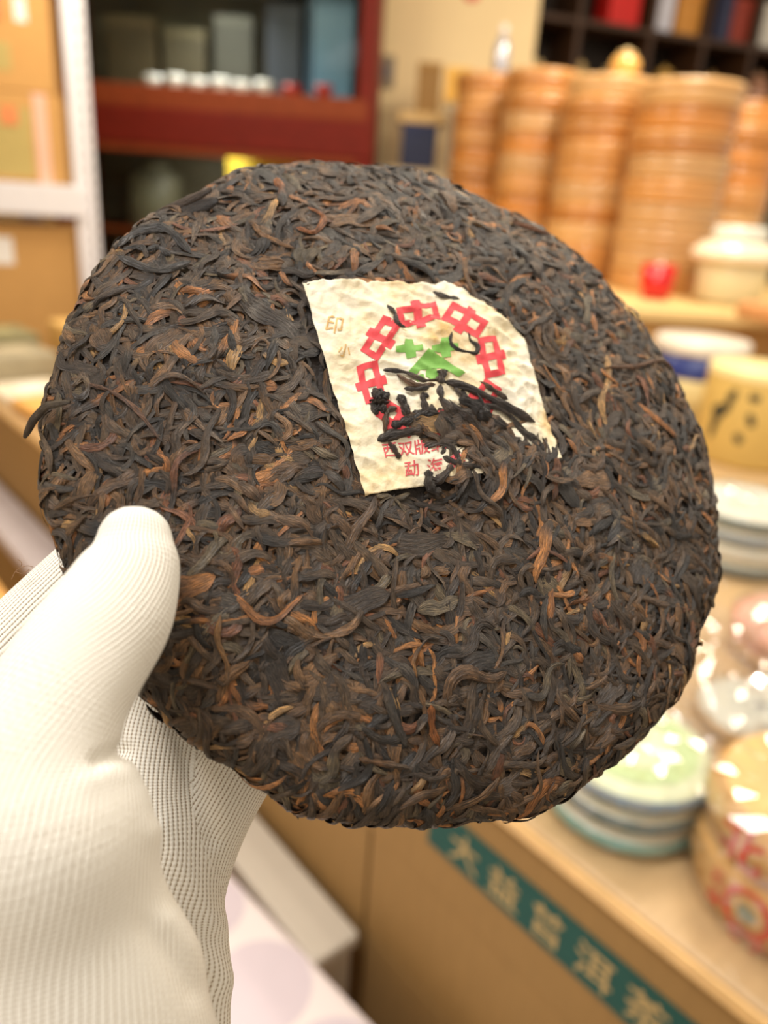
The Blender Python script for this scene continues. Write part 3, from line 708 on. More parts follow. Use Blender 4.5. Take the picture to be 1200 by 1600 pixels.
box('inner_shelf', (W_-.06, .5, .02), (0, .33, zr0-.42), M_MAHOL, cab)
box('glass_pane', (W_-.16, .006, 2.48-zr1), (0, .016, (2.58+zr1+.1)/2), M_PANE, cab, 0); box('glass_pane', (W_-.16, .006, zr0-.14), (0, .012, (zr0+.14)/2), M_PANE, cab, 0)
ZI = zr1+.1005
lamp('added_cabinet_fill', ((CX0+CX1)/2, CY+.10, zr1+.56), ((CX0+CX1)/2, CY+.14, zr1), .5, 6, (1.0, .95, .88), 120)  # unseen fill light, added to brighten the cups
def at_y(px, y):   # world x at a wanted world y for a photo column near the cabinet shelf
    d = ray(px, 140); k = (y-CAMLOC[1])/d[1]; return CAMLOC[0]+d[0]*k
M_CUP = plain('white_porcelain', (240, 238, 236), .12, .02, 20, coat=.6); M_CUPR = plain('red_porcelain', (190, 44, 36), .15, .05, 20, coat=.6)
cup_prof = [(0, 0), (.022, 0), (.024, .006), (.036, .03), (.044, .062), (.041, .062), (.033, .03), (.02, .010), (0, .009)]
cupm = lathe_mesh('cup', cup_prof, 24); cupm.materials.append(M_CUP)
cupr = lathe_mesh('cup', cup_prof, 24); cupr.materials.append(M_CUPR)
cl = ['leftmost white porcelain cup on the cabinet shelf', 'white cup second from the left on the cabinet shelf', 'white cup third from the left on the cabinet shelf',
      'white cup fourth from the left on the cabinet shelf', 'white cup fifth from the left on the cabinet shelf', 'rightmost white cup next to the red cups in the cabinet', 'left red porcelain cup in the cabinet', 'right red porcelain cup in the cabinet']
for k, px in enumerate((240, 274, 309, 344, 378, 412, 456, 506)):
    x = at_y(px, CY+.14); o = bpy.data.objects.new('teacup', cupm if k < 6 else cupr); C.objects.link(o); o.location = (x, CY+.14, ZI); o.scale = (1.1, 1.1, 1.05 if k % 2 else .9)
    tag(o, cl[k], 'cup', 'cups on the cabinet shelf')
M_BLUEREFL = plain('blue_reflection', (96, 146, 182), .35, .12, 8)  # light blue stands for a reflection in the cabinet glass
x = at_y(517, CY+.42)
t = thing('gift_box', 'tall light blue box put in for the reflection in the cabinet glass', 'box', (x, CY+.42, ZI))
box('body', (.235, .2, .42), (0, 0, .21), M_BLUEREFL, t); box('lid', (.24, .205, .08), (0, 0, .46), M_BLUEREFL, t); box('ribbon', (.02, .212, .5), (-.10, 0, .25), plain('dark_ribbon', (44, 60, 84), .5), t)
x = at_y(445, CY+.45)
t = thing('gift_box', 'dark navy gift box beside the light blue reflection box in the cabinet', 'box', (x, CY+.45, ZI))
box('body', (.18, .16, .38), (0, 0, .19), plain('navy_card', (44, 52, 66), .5), t); box('lid', (.184, .164, .07), (0, 0, .415), plain('navy_card_lid', (52, 58, 70), .5), t)
for k, (px, w, h, col, nm) in enumerate(((215, .26, .30, (84, 74, 52), 'leftmost'), (295, .22, .26, (74, 68, 50), 'middle'), (370, .2, .33, (62, 62, 54), 'third'))):
    x = at_y(px, CY+.46); t = thing('tea_tin', f'{nm} olive brown tea box standing behind the white cups in the cabinet', 'box', (x, CY+.46, ZI), 0, 'dull boxes in the cabinet')
    box('body', (w, .16, h), (0, 0, h/2), plain('olive_card', col, .5, .2, 9, (1, 1, 4)), t); box('lid', (w+.004, .164, .05), (0, 0, h+.025), plain('olive_lid', tuple(int(v*1.25) for v in col), .5), t)
ZL = zr0-.41
lamp('added_cabinet_fill', ((CX0+CX1)/2, CY+.12, zr0-.03), ((CX0+CX1)/2, CY+.4, zr0-.4), .3, 1.2, (1.0, .95, .85), 150)  # unseen fill light, added to lift the dark lower interior
x = at_y(400, CY+.3)
t = thing('gift_box', 'yellow gift box on the lower shelf of the red cabinet', 'box', (x+.05, CY+.3, ZL))
box('body', (.36, .22, .36), (0, 0, .18), plain('yellow_card', (206, 172, 20), .45), t); box('lid', (.366, .226, .05), (0, 0, .385-.012), plain('yellow_lid', (214, 182, 30), .45), t)
x = at_y(235, CY+.35)
t = thing('tea_tin', 'grey green tea tin on the lower shelf of the red cabinet', 'tin', (x, CY+.35, ZL))
lathe('body', [(0, 0), (.14, 0), (.145, .01), (.145, .26), (.12, .29), (0, .29)], plain('grey_green_tin', (110, 108, 90), .4), t); lathe('lid', [(0, .29), (.08, .29), (.08, .33), (.07, .335), (0, .335)], plain('grey_green_lid', (126, 124, 104), .4), t)

# ---- small cabinet with boxes against the cream wall
p = atd(655, 262, 4.0); SX, SY, SZ = p[0], 4.66, p[2]
t = thing('low_cupboard', 'cream low cupboard against the wall holding small boxes', 'cupboard', (SX+.07, SY, 0))
box('body', (.50, .4, SZ), (0, 0, SZ/2), plain('cream_laminate', (214, 196, 160), .5), t); box('door', (.48, .02, SZ-.1), (0, -.21, SZ/2), plain('cream_door', (222, 204, 168), .5), t); box('handle', (.012, .02, .12), (.2, -.23, SZ-.3), M_SLOT, t)
t = thing('gift_box', 'deep navy blue box on the cream cupboard by the wall', 'box', (SX-.01, SY-.12, SZ+.001)); box('body', (.185, .18, .17), (0, 0, .085), plain('deep_navy', (4, 20, 66), .4), t); box('lid', (.188, .183, .04), (0, 0, .19), plain('deep_navy_lid', (8, 24, 72), .4), t)
t = thing('gift_box', 'flat tan box lying on the navy blue box', 'box', (SX+.0, SY-.12, SZ+.212)); box('body', (.25, .19, .03), (0, 0, .015), plain('tan_card', (196, 164, 110), .6), t); box('lid', (.254, .194, .02), (0, 0, .04), plain('tan_card_lid', (204, 172, 116), .6), t)
t = thing('gift_box', 'dark mustard brown box on the flat tan box', 'box', (SX+.02, SY-.12, SZ+.263)); box('body', (.12, .14, .20), (0, 0, .10), plain('mustard_brown', (136, 98, 34), .5), t); box('lid', (.124, .144, .03), (0, 0, .215), plain('mustard_lid', (146, 106, 40), .5), t)
t = thing('gift_box', 'pale grey box standing beside the navy blue box', 'box', (SX+.19, SY-.12, SZ+.001)); box('body', (.13, .16, .28), (0, 0, .14), plain('pale_grey_card', (184, 168, 140), .6), t); box('lid', (.134, .164, .04), (0, 0, .30), plain('pale_grey_lid', (190, 176, 148), .6), t)
t = thing('gift_box', 'golden yellow box on the pale grey box', 'box', (SX+.17, SY-.12, SZ+.322)); box('body', (.13, .12, .13), (0, 0, .065), plain('gold_card', (226, 172, 66), .45), t); box('lid', (.134, .124, .03), (0, 0, .145), plain('gold_card_lid', (234, 184, 80), .45), t)

# ---- walnut display shelf along the angled wall
shelf = thing('display_shelf', 'dark walnut cubbyhole shelf filled with tea jars and boxes along the far wall', 'shelf', (0.50, 4.98, 0), WL)
SZS = [atd(900, 30, 4.4)[2]-.36*k for k in (-1, 0, 1, 2, 3, 4)]
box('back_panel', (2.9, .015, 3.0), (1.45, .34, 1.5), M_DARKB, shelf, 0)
for z in SZS+[.08]: box('shelf_board', (2.9, .33, .032), (1.45, .165, z-.016), M_DARK, shelf, .003)
SM = Matrix.Translation((0.50, 4.98, 0)) @ Matrix.Rotation(WL, 4, 'Z'); SMi = SM.inverted()
def shelf_x(px, z, depth=.12):
    """along-shelf place for a photo column at height z"""
    best = None
    for py in range(-60, 460, 10):
        d = ray(px, py); o = np.array(SMi @ Vector(CAMLOC)); dd = np.array(SMi.to_3x3() @ Vector(d)); k = (depth-o[1])/dd[1]; P = o+dd*k
        if best is None or abs(P[2]-z) < best[0]: best = (abs(P[2]-z), P[0])
    return best[1]
UPX = [.016]+[shelf_x(px, SZS[2]+.2, 0) for px in (822, 901, 1013, 1093, 1168, 1245)]+[2.88]
for x in UPX: box('upright', (.032, .335, 3.0), (x, .166, 1.5), M_DARK, shelf, .003)
def on_shelf(name, label, cat, px, row, depth=.14, group='things on the walnut shelf', half=.06):
    z = SZS[row]+.001; x = shelf_x(px, z+.1, depth); i = int(np.clip(np.searchsorted(UPX, x), 1, len(UPX)-1)); lo, hi = UPX[i-1]+.02+half, UPX[i]-.02-half; x = (lo+hi)/2 if lo > hi else min(max(x, lo), hi); w = SM @ Vector((x, depth, z)); return thing(name, label, cat, w, WL, group)
def jar_parts(t, r, h, mat, lidmat):
    lathe('body', [(0, 0), (r*.7, 0), (r*.8, .01), (r, h*.45), (r*.92, h*.7), (r*.55, h*.84), (0, h*.84)], mat, t, seg=28)
    lathe('lid', [(0, h*.84), (r*.6, h*.84), (r*.6, h*.92), (r*.2, h*.96), (r*.14, h*1.04), (0, h*1.06)], lidmat, t, seg=28)
def simple_box(t, w, d, h, col):
    box('body', (w, d, h*.8), (0, 0, h*.4), plain('card', col, .5), t); box('lid', (w+.004, d+.004, h*.2), (0, 0, h*.9), plain('card_lid', tuple(min(255, int(v*1.06)) for v in col), .5), t)
for px, w, col, lab in ((965, .20, (206, 30, 24), 'bright red gift box on the upper walnut shelf'), (1025, .13, (206, 206, 220), 'silvery white gift box on the upper walnut shelf'), (1072, .16, (206, 142, 60), 'orange gift box on the upper walnut shelf'),
                        (1116, .10, (40, 44, 74), 'narrow navy gift box on the upper walnut shelf'), (1148, .13, (146, 52, 34), 'brick red gift box on the upper walnut shelf'), (1187, .12, (212, 208, 198), 'off white gift box on the upper walnut shelf')):
    t = on_shelf('gift_box', lab, 'box', px, 1, half=w/2+.004); simple_box(t, w, .18, .24, col)
CER = lambda n, c: plain(n, c, .18, .05, 20, coat=.5)
for px, r, h, col, lab in ((832, .10, .15, (214, 190, 140), 'pale cream clay jar at the left end of the walnut shelf'), (905, .05, .17, (206, 176, 120), 'slim beige jar in the walnut shelf'), (955, .085, .17, (216, 196, 148), 'round gilded jar in the walnut shelf'),
                           (1035, .08, .20, (198, 158, 84), 'amber glazed jar in the walnut shelf'), (1108, .085, .20, (186, 146, 92), 'ochre jar in the walnut shelf')):
    t = on_shelf('tea_jar', lab, 'jar', px, 2, half=r); jar_parts(t, r, h, CER('glaze', col), CER('glaze_lid', tuple(min(255, int(v*1.1)) for v in col)))
t = on_shelf('tea_jar', 'pinkish brown jar at the right of the walnut shelf', 'jar', 1178, 2, half=.09); jar_parts(t, .09, .24, CER('pink_glaze', (180, 128, 98)), CER('pink_glaze_lid', (196, 150, 118)))
for px, row, n, who in ((1147, 3, 7, 'left'), (1195, 3, 6, 'right'), (1185, 4, 5, 'lower')):
    for k in range(n):
        t = on_shelf('wrapped_tea_cake', f'{ORD[n-1-k]} grey green paper-wrapped tea cake of the {who} pile in the walnut shelf', 'tea cake', px, row, .16, 'wrapped cakes in the walnut shelf', .1)
        t.location.z += k*.032
        lathe('wrapper', [(0, 0), (.07, 0), (.09, .006), (.095, .016), (.088, .028), (.05, .031), (0, .0305)], plain('grey_green_paper', (150, 144, 112), .6), t, seg=28)
t = on_shelf('tea_jar', 'squat beige jar on the lowest visible walnut shelf', 'jar', 1148, 4, half=.09); jar_parts(t, .09, .22, CER('beige_glaze', (170, 138, 100)), CER('beige_glaze_lid', (186, 156, 118)))

# ---- raised counter with stacks of bamboo boxes
CZ = 1.10
ctr = thing('raised_counter', 'pale wooden raised counter carrying the stacks of bamboo boxes', 'counter', (0, 0, 0))
M_PALE = plain('pale_maple', (240, 206, 140), .4, .06, 8, (6, 1, 1))
box('top_board', (2.5, 1.70, .04), (1.37, 3.37, CZ-.02), M_PALE, ctr, .006); box('front_panel', (2.46, .03, CZ-.04), (1.37, 2.56, (CZ-.04)/2), M_KRAFT, ctr); box('side_panel', (.03, 1.60, CZ-.04), (.16, 3.38, (CZ-.04)/2), M_KRAFT, ctr)
M_BAM = [plain(f'lacquered_bamboo_{k}', c, .28, .16, 9, (1, 1, 12), coat=.5, coatr=.2) for k, c in enumerate(((204, 148, 86), (206, 138, 68), (200, 156, 104), (182, 122, 62), (212, 166, 108)))]
bh = .079
R0 = .2
body_p = [(0, 0), (R0-.012, 0), (R0-.003, .004), (R0, .014), (R0+.001, bh*.45), (R0-.001, bh*.66), (0, bh*.66)]
lid_p = [(0, bh*.66), (R0+.002, bh*.66), (R0+.005, bh*.72), (R0+.005, bh*.88), (R0-.004, bh*.985), (R0-.03, bh*.998), (0, bh*.998)]
BMESH = {}
for k, m in enumerate(M_BAM):
    a_, b_ = lathe_mesh('body', body_p), lathe_mesh('lid', lid_p); a_.materials.append(m); b_.materials.append(M_BAM[(k+2) % 5] if k % 2 else m); BMESH[k] = (a_, b_)
random.seed(3)
for (px, d, top, D, who) in ((1024, 3.05, 146, .365, 'frontmost'), (904, 3.36, 140, .335, 'second'), (810, 3.66, 130, .315, 'third'), (731, 3.95, 134, .29, 'farthest'), (1120, 3.5, 172, .26, 'partly hidden rear')):
    base = atd(px, 440, d); tz = atd(px, top, d)[2]; n = max(3, round((tz-CZ)/bh)); hs = (tz-CZ)/(n*bh)
    sc_ = D/2/R0
    for k in range(n):
        i = random.choice((0, 0, 1, 2, 3, 4)); t = thing('bamboo_box', f'{ORD[n-1-k]} round bamboo box of the {who} stack on the raised counter' if k else f'bottom round bamboo box of the {who} stack on the raised counter', 'box',
                                          (base[0]+random.uniform(-.006, .006), base[1]+random.uniform(-.006, .006), CZ+k*bh*hs), random.uniform(0, 6), 'round bamboo boxes stacked on the raised counter')
        t.scale = (sc_, sc_, hs)
        for nm, me_ in zip(('body', 'lid'), BMESH[i]):
            o = bpy.data.objects.new(nm, me_); C.objects.link(o); o.parent = t
    if who == 'farthest': farp = (base[0], base[1], CZ+n*bh*hs)
    if who == 'second': secp = (base[0], base[1], CZ+n*bh*hs)
    if who == 'third': thp = (base[0], base[1], CZ+n*bh*hs)
t = thing('bottle', 'slim silvery bottle standing on the farthest stack of bamboo boxes', 'bottle', (farp[0]+.05, farp[1], farp[2]+.001))
lathe('body', [(0, 0), (.035, 0), (.038, .01), (.036, .12), (.016, .16), (0, .16)], plain('silver_grey', (190, 190, 200), .25, metal=.5), t, seg=24); lathe('cap', [(0, .16), (.018, .16), (.018, .2), (.014, .205), (0, .205)], plain('white_cap', (226, 222, 220), .4), t, seg=24)
t = thing('tea_jar', 'small gold lidded jar on the second stack of bamboo boxes', 'jar', (secp[0]+.06, secp[1]+.03, secp[2]+.001)); jar_parts(t, .06, .11, CER('gold_glaze', (214, 164, 84)), CER('gold_glaze_lid', (232, 204, 150)))
p = atz(1133, 474, CZ)
t = thing('porcelain_jar', 'white porcelain jar with flat lid on the raised counter', 'jar', (p[0], p[1], CZ+.001))
k = 1.12
M_POR = plain('celadon_white', (222, 214, 180), .15, .03, 10, coat=.5); M_POR2 = plain('cream_white_glaze', (246, 232, 206), .15, .03, 10, coat=.5)
lathe('body', [(r*k, z*k) for r, z in ((0, 0), (.085, 0), (.10, .012), (.105, .10), (.108, .125), (0, .125))], M_POR, t)
lathe('shoulder', [(r*k, z*k) for r, z in ((0, .125), (.130, .127), (.138, .140), (.132, .158), (.100, .185), (0, .186))], M_POR2, t)
lathe('lid', [(r*k, z*k) for r, z in ((0, .186), (.078, .187), (.082, .192), (.082, .222), (.074, .23), (0, .232))], plain('white_glaze', (236, 236, 224), .12, .02, 10, coat=.6), t)
p = atz(1022, 467, CZ)
t = thing('small_cup', 'bright red cup at the foot of the frontmost bamboo stack', 'cup', (p[0], p[1], CZ+.001)); lathe('body', [(0, 0), (.044, 0), (.055, .028), (.060, .115), (.056, .115), (.044, .02), (0, .015)], plain('red_glaze', (204, 12, 20), .2, coat=.5), t, seg=28)
p = atz(1056, 446, CZ)
t = thing('small_cup', 'dark red cup between the bright red cup and the porcelain jar', 'cup', (p[0]+.03, p[1], CZ+.001)); lathe('body', [(0, 0), (.045, 0), (.055, .03), (.058, .12), (.054, .12), (.045, .02), (0, .015)], plain('dark_red_glaze', (150, 50, 34), .3), t, seg=28)
p = atz(1180, 500, CZ)
t = thing('tea_packet', 'orange paper tea packet lying on the raised counter beside the jar', 'packet', (p[0]+.10, p[1], CZ+.001), .4); box('body', (.26, .18, .05), (0, 0, .025), plain('orange_paper', (214, 150, 92), .6), t, .012); box('label', (.1, .08, .002), (0, 0, .051), plain('brown_label', (160, 104, 62), .6), t, 0)

# ---- the long table and the cartons under it
O2 = np.array([.235, .498]); E1 = np.array([-.661, .750]); E2 = np.array([.750, .661]); TA = math.atan2(E1[1], E1[0])
TM = Matrix.Translation((O2[0], O2[1], 0)) @ Matrix.Rotation(TA-math.pi, 4, 'Z')
# local x runs back along the edge towards the viewer's right (-E1), local -y faces the room (-E2)
def tl(e1, e2, z): return np.array([*(O2+E1*e1+E2*e2), z])
TZ = .804
def tbox(name, e1a, e1b, e2a, e2b, z0, z1, mat, parent, bevel=.004):
    return box(name, (abs(e1b-e1a), abs(e2b-e2a), z1-z0), (-(e1a+e1b)/2, -(e2a+e2b)/2*-1, (z0+z1)/2), mat, parent, bevel)
table = thing('display_table', 'long light wooden display table top covered with wrapped tea', 'table'); table.matrix_world = TM
tbox('board', -.45, 2.55, .003, 1.095, TZ-.020, TZ, M_WOODTOP, table, .007)
tbox('board', -.45, 1.0, 1.10, 1.80, TZ-.020, TZ, M_WOODTOP, table, .007)
tbox('lit_edge_strip', -.45, 2.55, -.002, .0025, TZ-.018, TZ-.002, plain('painted_lit_edge', (238, 196, 132), .35), table, .002)  # paler colour paints the light caught on the front corner
def tcarton(label, e1a, e1b, e2a, e2b, z0, z1, lidz=None, mat=M_KRAFT2):
    t = thing('carton', label, 'carton', group='cartons under the display table'); t.matrix_world = TM @ Matrix.Translation((-(e1a+e1b)/2, e2a, z0)); w = e1b-e1a; d = e2b-e2a; h = z1-z0
    box('body', (w-.004, d-.004, h), (0, d/2, h/2), mat, t, .002)
    if lidz: box('lid', (w-.001, d-.001, z1-lidz), (0, d/2, h-(z1-lidz)/2), mat, t, .002)
    return t
xs = [(-.14, .344), (.346, .82), (.822, 1.29), (1.292, 1.76), (1.762, 2.2), (2.202, 2.54)]
wh = ['nearest', 'second nearest', 'third nearest', 'fourth', 'fifth', 'farthest']
cart = []
for k, (a_, b_) in enumerate(xs):
    lab = 'kraft carton printed with a teal band of characters under the table board' if k == 0 else f'plain kraft carton {wh[k]} in the upper row under the table'
    cart.append(tcarton(lab, a_, b_, .004, .5, .44, TZ-.0215, .615))
    tcarton(f'kraft carton {wh[k]} in the bottom row under the table' if k else 'kraft carton in the bottom row under the teal banded one', a_, b_, 0.006, .5, .02, .434)
ledge = thing('ledge_board', 'white board running between the two carton rows at the far table end', 'board'); ledge.matrix_world = TM
tbox('board', 1.35, 2.5, -.10, -.004, .545, .575, plain('lavender_white', (206, 196, 198), .5), ledge, .004); tbox('bracket', 1.40, 1.43, -.09, -.004, .47, .545, M_WHITE, ledge, .002); tbox('bracket', 2.3, 2.33, -.09, -.004, .47, .545, M_WHITE, ledge, .002)
for a_, b_ in ((-.45, -.42), (.95, .98)): tbox('leg', a_, b_, 1.68, 1.72, 0, TZ-.022, M_DARK, table)
tbox('leg', -.45, -.41, .02, .06, 0, TZ-.022, M_DARK, table); tbox('leg', 2.48, 2.52, 1.02, 1.06, 0, TZ-.022, M_DARK, table); tbox('leg', -.45, -.41, 1.02, 1.06, 0, TZ-.022, M_DARK, table)
c0 = cart[0]; 
def lx(e1): return -e1+(-.14+.344)/2
zb = .44
band = box('printed_band', (lx(-.10)-lx(.243), .0012, .062), ((lx(-.10)+lx(.243))/2, -.0006, .71-zb), M_TEAL, c0, 0)
for ch, e in zip('大益普洱茶', (.187, .130, .073, .017, -.039)):
    v, f = text_mesh(ch, .044, .0006)
    v = np.c_[v[:, 0]+lx(e), np.full(len(v), -.0018), v[:, 1]+.709-zb]
    link('printed_character', mesh_np('printed_character', v, f, smooth=False), M_TANINK, band, band.matrix_local.inverted())
b2 = [o for o in bpy.data.objects if o.get('label') == 'kraft carton second nearest in the bottom row under the table'][0]
box('red_print', (.045, .001, .06), (.19, .0015, .33), M_REDINK, b2, 0); box('red_print', (.03, .001, .05), (.17, .0015, .25), M_REDINK, b2, 0); box('white_label', (.03, .001, .05), (.135, .0015, .22), M_PAPERW, b2, 0)

# ---- wrapped tea on the table
def film(parent, prof, amp, seed, seg=44, mat=None):
    """crumpled clear plastic round a stack"""
    r = np.random.default_rng(seed); prof = np.array(prof, float); m = lathe_mesh('plastic_wrap', prof, seg)
    v = np.empty(len(m.vertices)*3, np.float32); m.vertices.foreach_get('co', v); v = v.reshape(-1, 3)
    v += r.normal(0, amp, v.shape); v[:, 2] = np.maximum(v[:, 2], prof[:, 1].min()); m.vertices.foreach_set('co', v.ravel()); m.polygons.foreach_set('use_smooth', [False]*len(m.polygons)); m.update()
    return link('plastic_wrap', m, mat or M_FILM, parent)
def dense_prof(r, h, last=True, n=7):
    m = 3; side = [(r*1.02, .002+(h-.004)*k/m) for k in range(m+1)]; z = h+.003 if last else h-.002
    return side+[(r*1.02*(1-(k+1)/n), z) for k in range(n-1)]+[(0.0005, z)] if last else side
def cake_stack(center, r, hs, mats, bandmats, labels, group, z=TZ, film_seed=None, amp=.0022):
    zz = z+.001
    for k, h in enumerate(hs):
        t = thing('wrapped_tea_cake', labels[k], 'tea cake', (center[0], center[1], zz), random.uniform(0, 6), group)
        lathe('wrapper', [(0, 0), (r*.75, 0), (r*.93, h*.12), (r, h*.42), (r*.985, h*.62), (r*.90, h*.86), (r*.72, h*.97), (0, h*.99)], mats[k], t)
        lathe('side_band', [(r*.95, h*.16), (r*1.006, h*.42), (r*.992, h*.62), (r*.955, h*.72)], bandmats[k], t)
        if film_seed is not None: film(t, dense_prof(r, h, k == len(hs)-1), amp if k == len(hs)-1 else .0012, film_seed+k*31)
        zz += h
    return t
PAP = lambda n, c, v=.06: plain(n, c, .55, v, 22)
P_GREEN = PAP('pale_green_paper', (226, 232, 196), .10); P_TEAL = PAP('teal_grey_paper', (120, 168, 160)); P_BLUE = PAP('blue_grey_paper', (132, 150, 164)); P_SLATE = PAP('slate_paper', (96, 116, 118)); P_WHT = PAP('white_paper', (232, 230, 214)); P_TAN = PAP('tan_paper', (222, 186, 136)); P_ROSE = PAP('rose_printed_paper', (230, 168, 142), .2)
g = atz(988, 1165, .875)
gt = cake_stack(g, .081, (.026, .024, .026), (P_WHT, P_WHT, P_GREEN), (P_TEAL, P_SLATE, P_BLUE),
           ('bottom teal edged wrapped cake of the pale green pile at the table edge', 'middle wrapped cake of the pale green pile at the table edge', 'top wrapped cake with pale green paper at the table edge'), 'pile of pale green wrapped cakes', film_seed=5)
lathe('print_ring', [(.040, .0262), (.062, .0258)], PAP('soft_green_print', (196, 216, 158)), gt, seg=36)
# kraft bundles with red print
P_KR = PAP('kraft_wrapper', (214, 170, 108)); P_KR2 = PAP('kraft_wrapper_top', (236, 190, 116))
k0 = atz(1300, 1258, .905); KC = (k0[0], k0[1])
def cyl_print(t, name, v, f, ang0, z0, rfun, mat, lift=.0008):
    """flat artwork (metres) laid round an upright bundle, centred at angle ang0"""
    a_ = ang0+v[:, 0]/rfun(0); zz = z0+v[:, 1]; rr = np.array([rfun(z) for z in zz])+lift
    P = np.c_[rr*np.cos(a_), rr*np.sin(a_), zz]
    return link(name, mesh_np(name, P, f, smooth=False), mat, t)
def bundle(center, r, h, z, label, mat, topmat, seed):
    t = thing('tea_bundle', label, 'tea bundle', (center[0], center[1], z), 0, 'kraft wrapped tea bundles')
    lathe('wrapper', [(0, 0), (r*.86, 0), (r*.95, h*.10), (r, h*.4), (r, h*.62), (r*.95, h*.86), (r*.90, h*.97)], mat, t)
    lathe('top_paper', [(r*.90, h*.97), (r*.84, h*1.0), (r*.4, h*.99), (0, h*.98)], topmat, t)
    return t
kb = bundle(KC, .100, .058, TZ+.001, 'lower kraft tea bundle with red ring emblem at the table corner', P_KR, P_KR, 1)
ku = bundle(KC, .098, .050, TZ+.060, 'upper kraft tea bundle with big red characters at the table corner', P_KR, P_KR2, 2)
def facing(px, py):
    q = atz(px, py, .85)-np.array([KC[0], KC[1], .85]); return math.atan2(q[1], q[0])
camang = math.atan2(-KC[1], -KC[0])
R1 = lambda z: .0985*(1 if .012 < z < .042 else .985)
R2 = lambda z: .1005*(1 if .012 < z < .045 else .985)
v, f = text_mesh('北', .044, .0012); cyl_print(ku, 'printed_character', v, f, camang-.52, .027, R1, M_REDINK)
th_ = np.linspace(0, 2*np.pi, 25)[:-1]
rv = np.concatenate([np.c_[.016*np.cos(th_), .016*np.sin(th_)], np.c_[.0225*np.cos(th_), .0225*np.sin(th_)]]); rf = [(i, (i+1) % 24, 24+(i+1) % 24, 24+i) for i in range(24)]
cyl_print(kb, 'printed_ring', rv, rf, camang-.30, .033, R2, M_REDINK)
gv = np.c_[.008*np.cos(th_), .008*np.sin(th_)]; cyl_print(kb, 'printed_centre', np.r_[gv, [[0, 0]]], [(i, (i+1) % 24, 24) for i in range(24)], camang-.30, .033, R2, plain('dull_green_print', (112, 126, 90), .7))
for ch, a_, z in (('云', -.62, .040), ('南', -.60, .020), ('七', -.36, .008), ('子', -.16, .0075), ('饼', .04, .008), ('茶', .22, .009)):
    v, f = text_mesh(ch, .0165, .0004); cyl_print(kb, 'printed_character', v, f, camang+a_, z+.001, R2, M_REDINK)
film(ku, dense_prof(.0985, .050), .0022, 9); film(kb, dense_prof(.1005, .058, False), .0012, 10)

def pile(px, py, r, n, h, wmats, bmats, who, seed):
    c = atz(px, py, TZ+n*h)
    labs = [f'{ORD[n-1-k] if n > 1 else "single"} {who}' for k in range(n)]
    return cake_stack(c, r, [h]*n, [wmats[k % len(wmats)] for k in range(n)], [bmats[k % len(bmats)] for k in range(n)], labs, 'wrapped cakes lying on the table', film_seed=seed)
pile(1168, 780, .105, 4, .028, (P_WHT,), (P_SLATE, P_WHT, P_BLUE), 'white wrapped cake of the grey banded pile before the yellow bundle', 21)
pile(1268, 975, .10, 2, .026, (P_ROSE,), (P_TAN, P_ROSE), 'rose printed wrapped cake at the right edge behind the pale green pile', 22)
pile(1185, 1105, .07, 1, .024, (P_WHT,), (P_TAN,), 'off white wrapped cake under plastic between green pile and kraft bundles', 25)
# loose crumpled plastic over the wrapped cakes
c = atz(1120, 1095, TZ); t = thing('plastic_bag', 'crumpled clear plastic bag lying among the wrapped cakes', 'plastic bag', (c[0], c[1], TZ+.032))
GX = 40; xx, yy = np.meshgrid(np.linspace(-.15, .15, GX), np.linspace(-.12, .12, GX), indexing='ij'); rr = np.random.default_rng(4)
zz = .012+.010*np.sin(xx*60)*np.sin(yy*50)+rr.normal(0, .0022, xx.shape)
link('sheet', mesh_np('sheet', np.stack([xx+rr.normal(0, .002, xx.shape), yy+rr.normal(0, .002, xx.shape), zz], -1).reshape(-1, 3), leaf_faces(GX, GX), smooth=False), M_FILM, t, Matrix.Rotation(.6, 4, 'Z'))
knot = lathe('gathered_neck', [(.012, 0), (.006, .012), (.008, .02), (.02, .035)], M_FILM, t, Matrix.Translation((.05, .06, .015)), 14)

# ---- yellow bundle with black brush strokes, navy tin
yc = atz(1162, 715, TZ); YR, YH = .13, .235
t = thing('tea_bundle', 'tall yellow paper bundle with black brush strokes on the table', 'tea bundle', (yc[0], yc[1], TZ+.001))
lathe('wrapper', [(0, 0), (YR*.97, 0), (YR, .01), (YR, YH-.012), (YR*.97, YH), (0, YH)], plain('mustard_yellow_paper', (214, 182, 104), .5, .06, 12), t)
lathe('top_paper', [(0, YH+.0005), (YR*.98, YH+.0005), (YR*1.0, YH-.004), (YR*1.01, YH-.02)], plain('cream_top_paper', (242, 222, 160), .5), t)
ca = math.atan2(-yc[1], -yc[0])
def strokes(t, lines, ang0, R_, mat):
    for pts in lines:
        P2 = crom([(x, z, w) for x, z, w in pts], 14); d = np.gradient(P2[:, :2], axis=0); d /= np.linalg.norm(d, axis=1)[:, None]; nn = np.c_[-d[:, 1], d[:, 0]]
        a2 = P2[:, :2]+nn*P2[:, 2:]; b2_ = P2[:, :2]-nn*P2[:, 2:]; v = np.concatenate([a2, b2_]); f = [(i, i+1, 15+i, 14+i) for i in range(13)]
        A_ = ang0+v[:, 0]/R_; link('brush_stroke', mesh_np('brush_stroke', np.c_[(R_+.0008)*np.cos(A_), (R_+.0008)*np.sin(A_), v[:, 1]], f, smooth=False), mat, t)
M_BLACK = plain('black_ink', (44, 48, 40), .6)
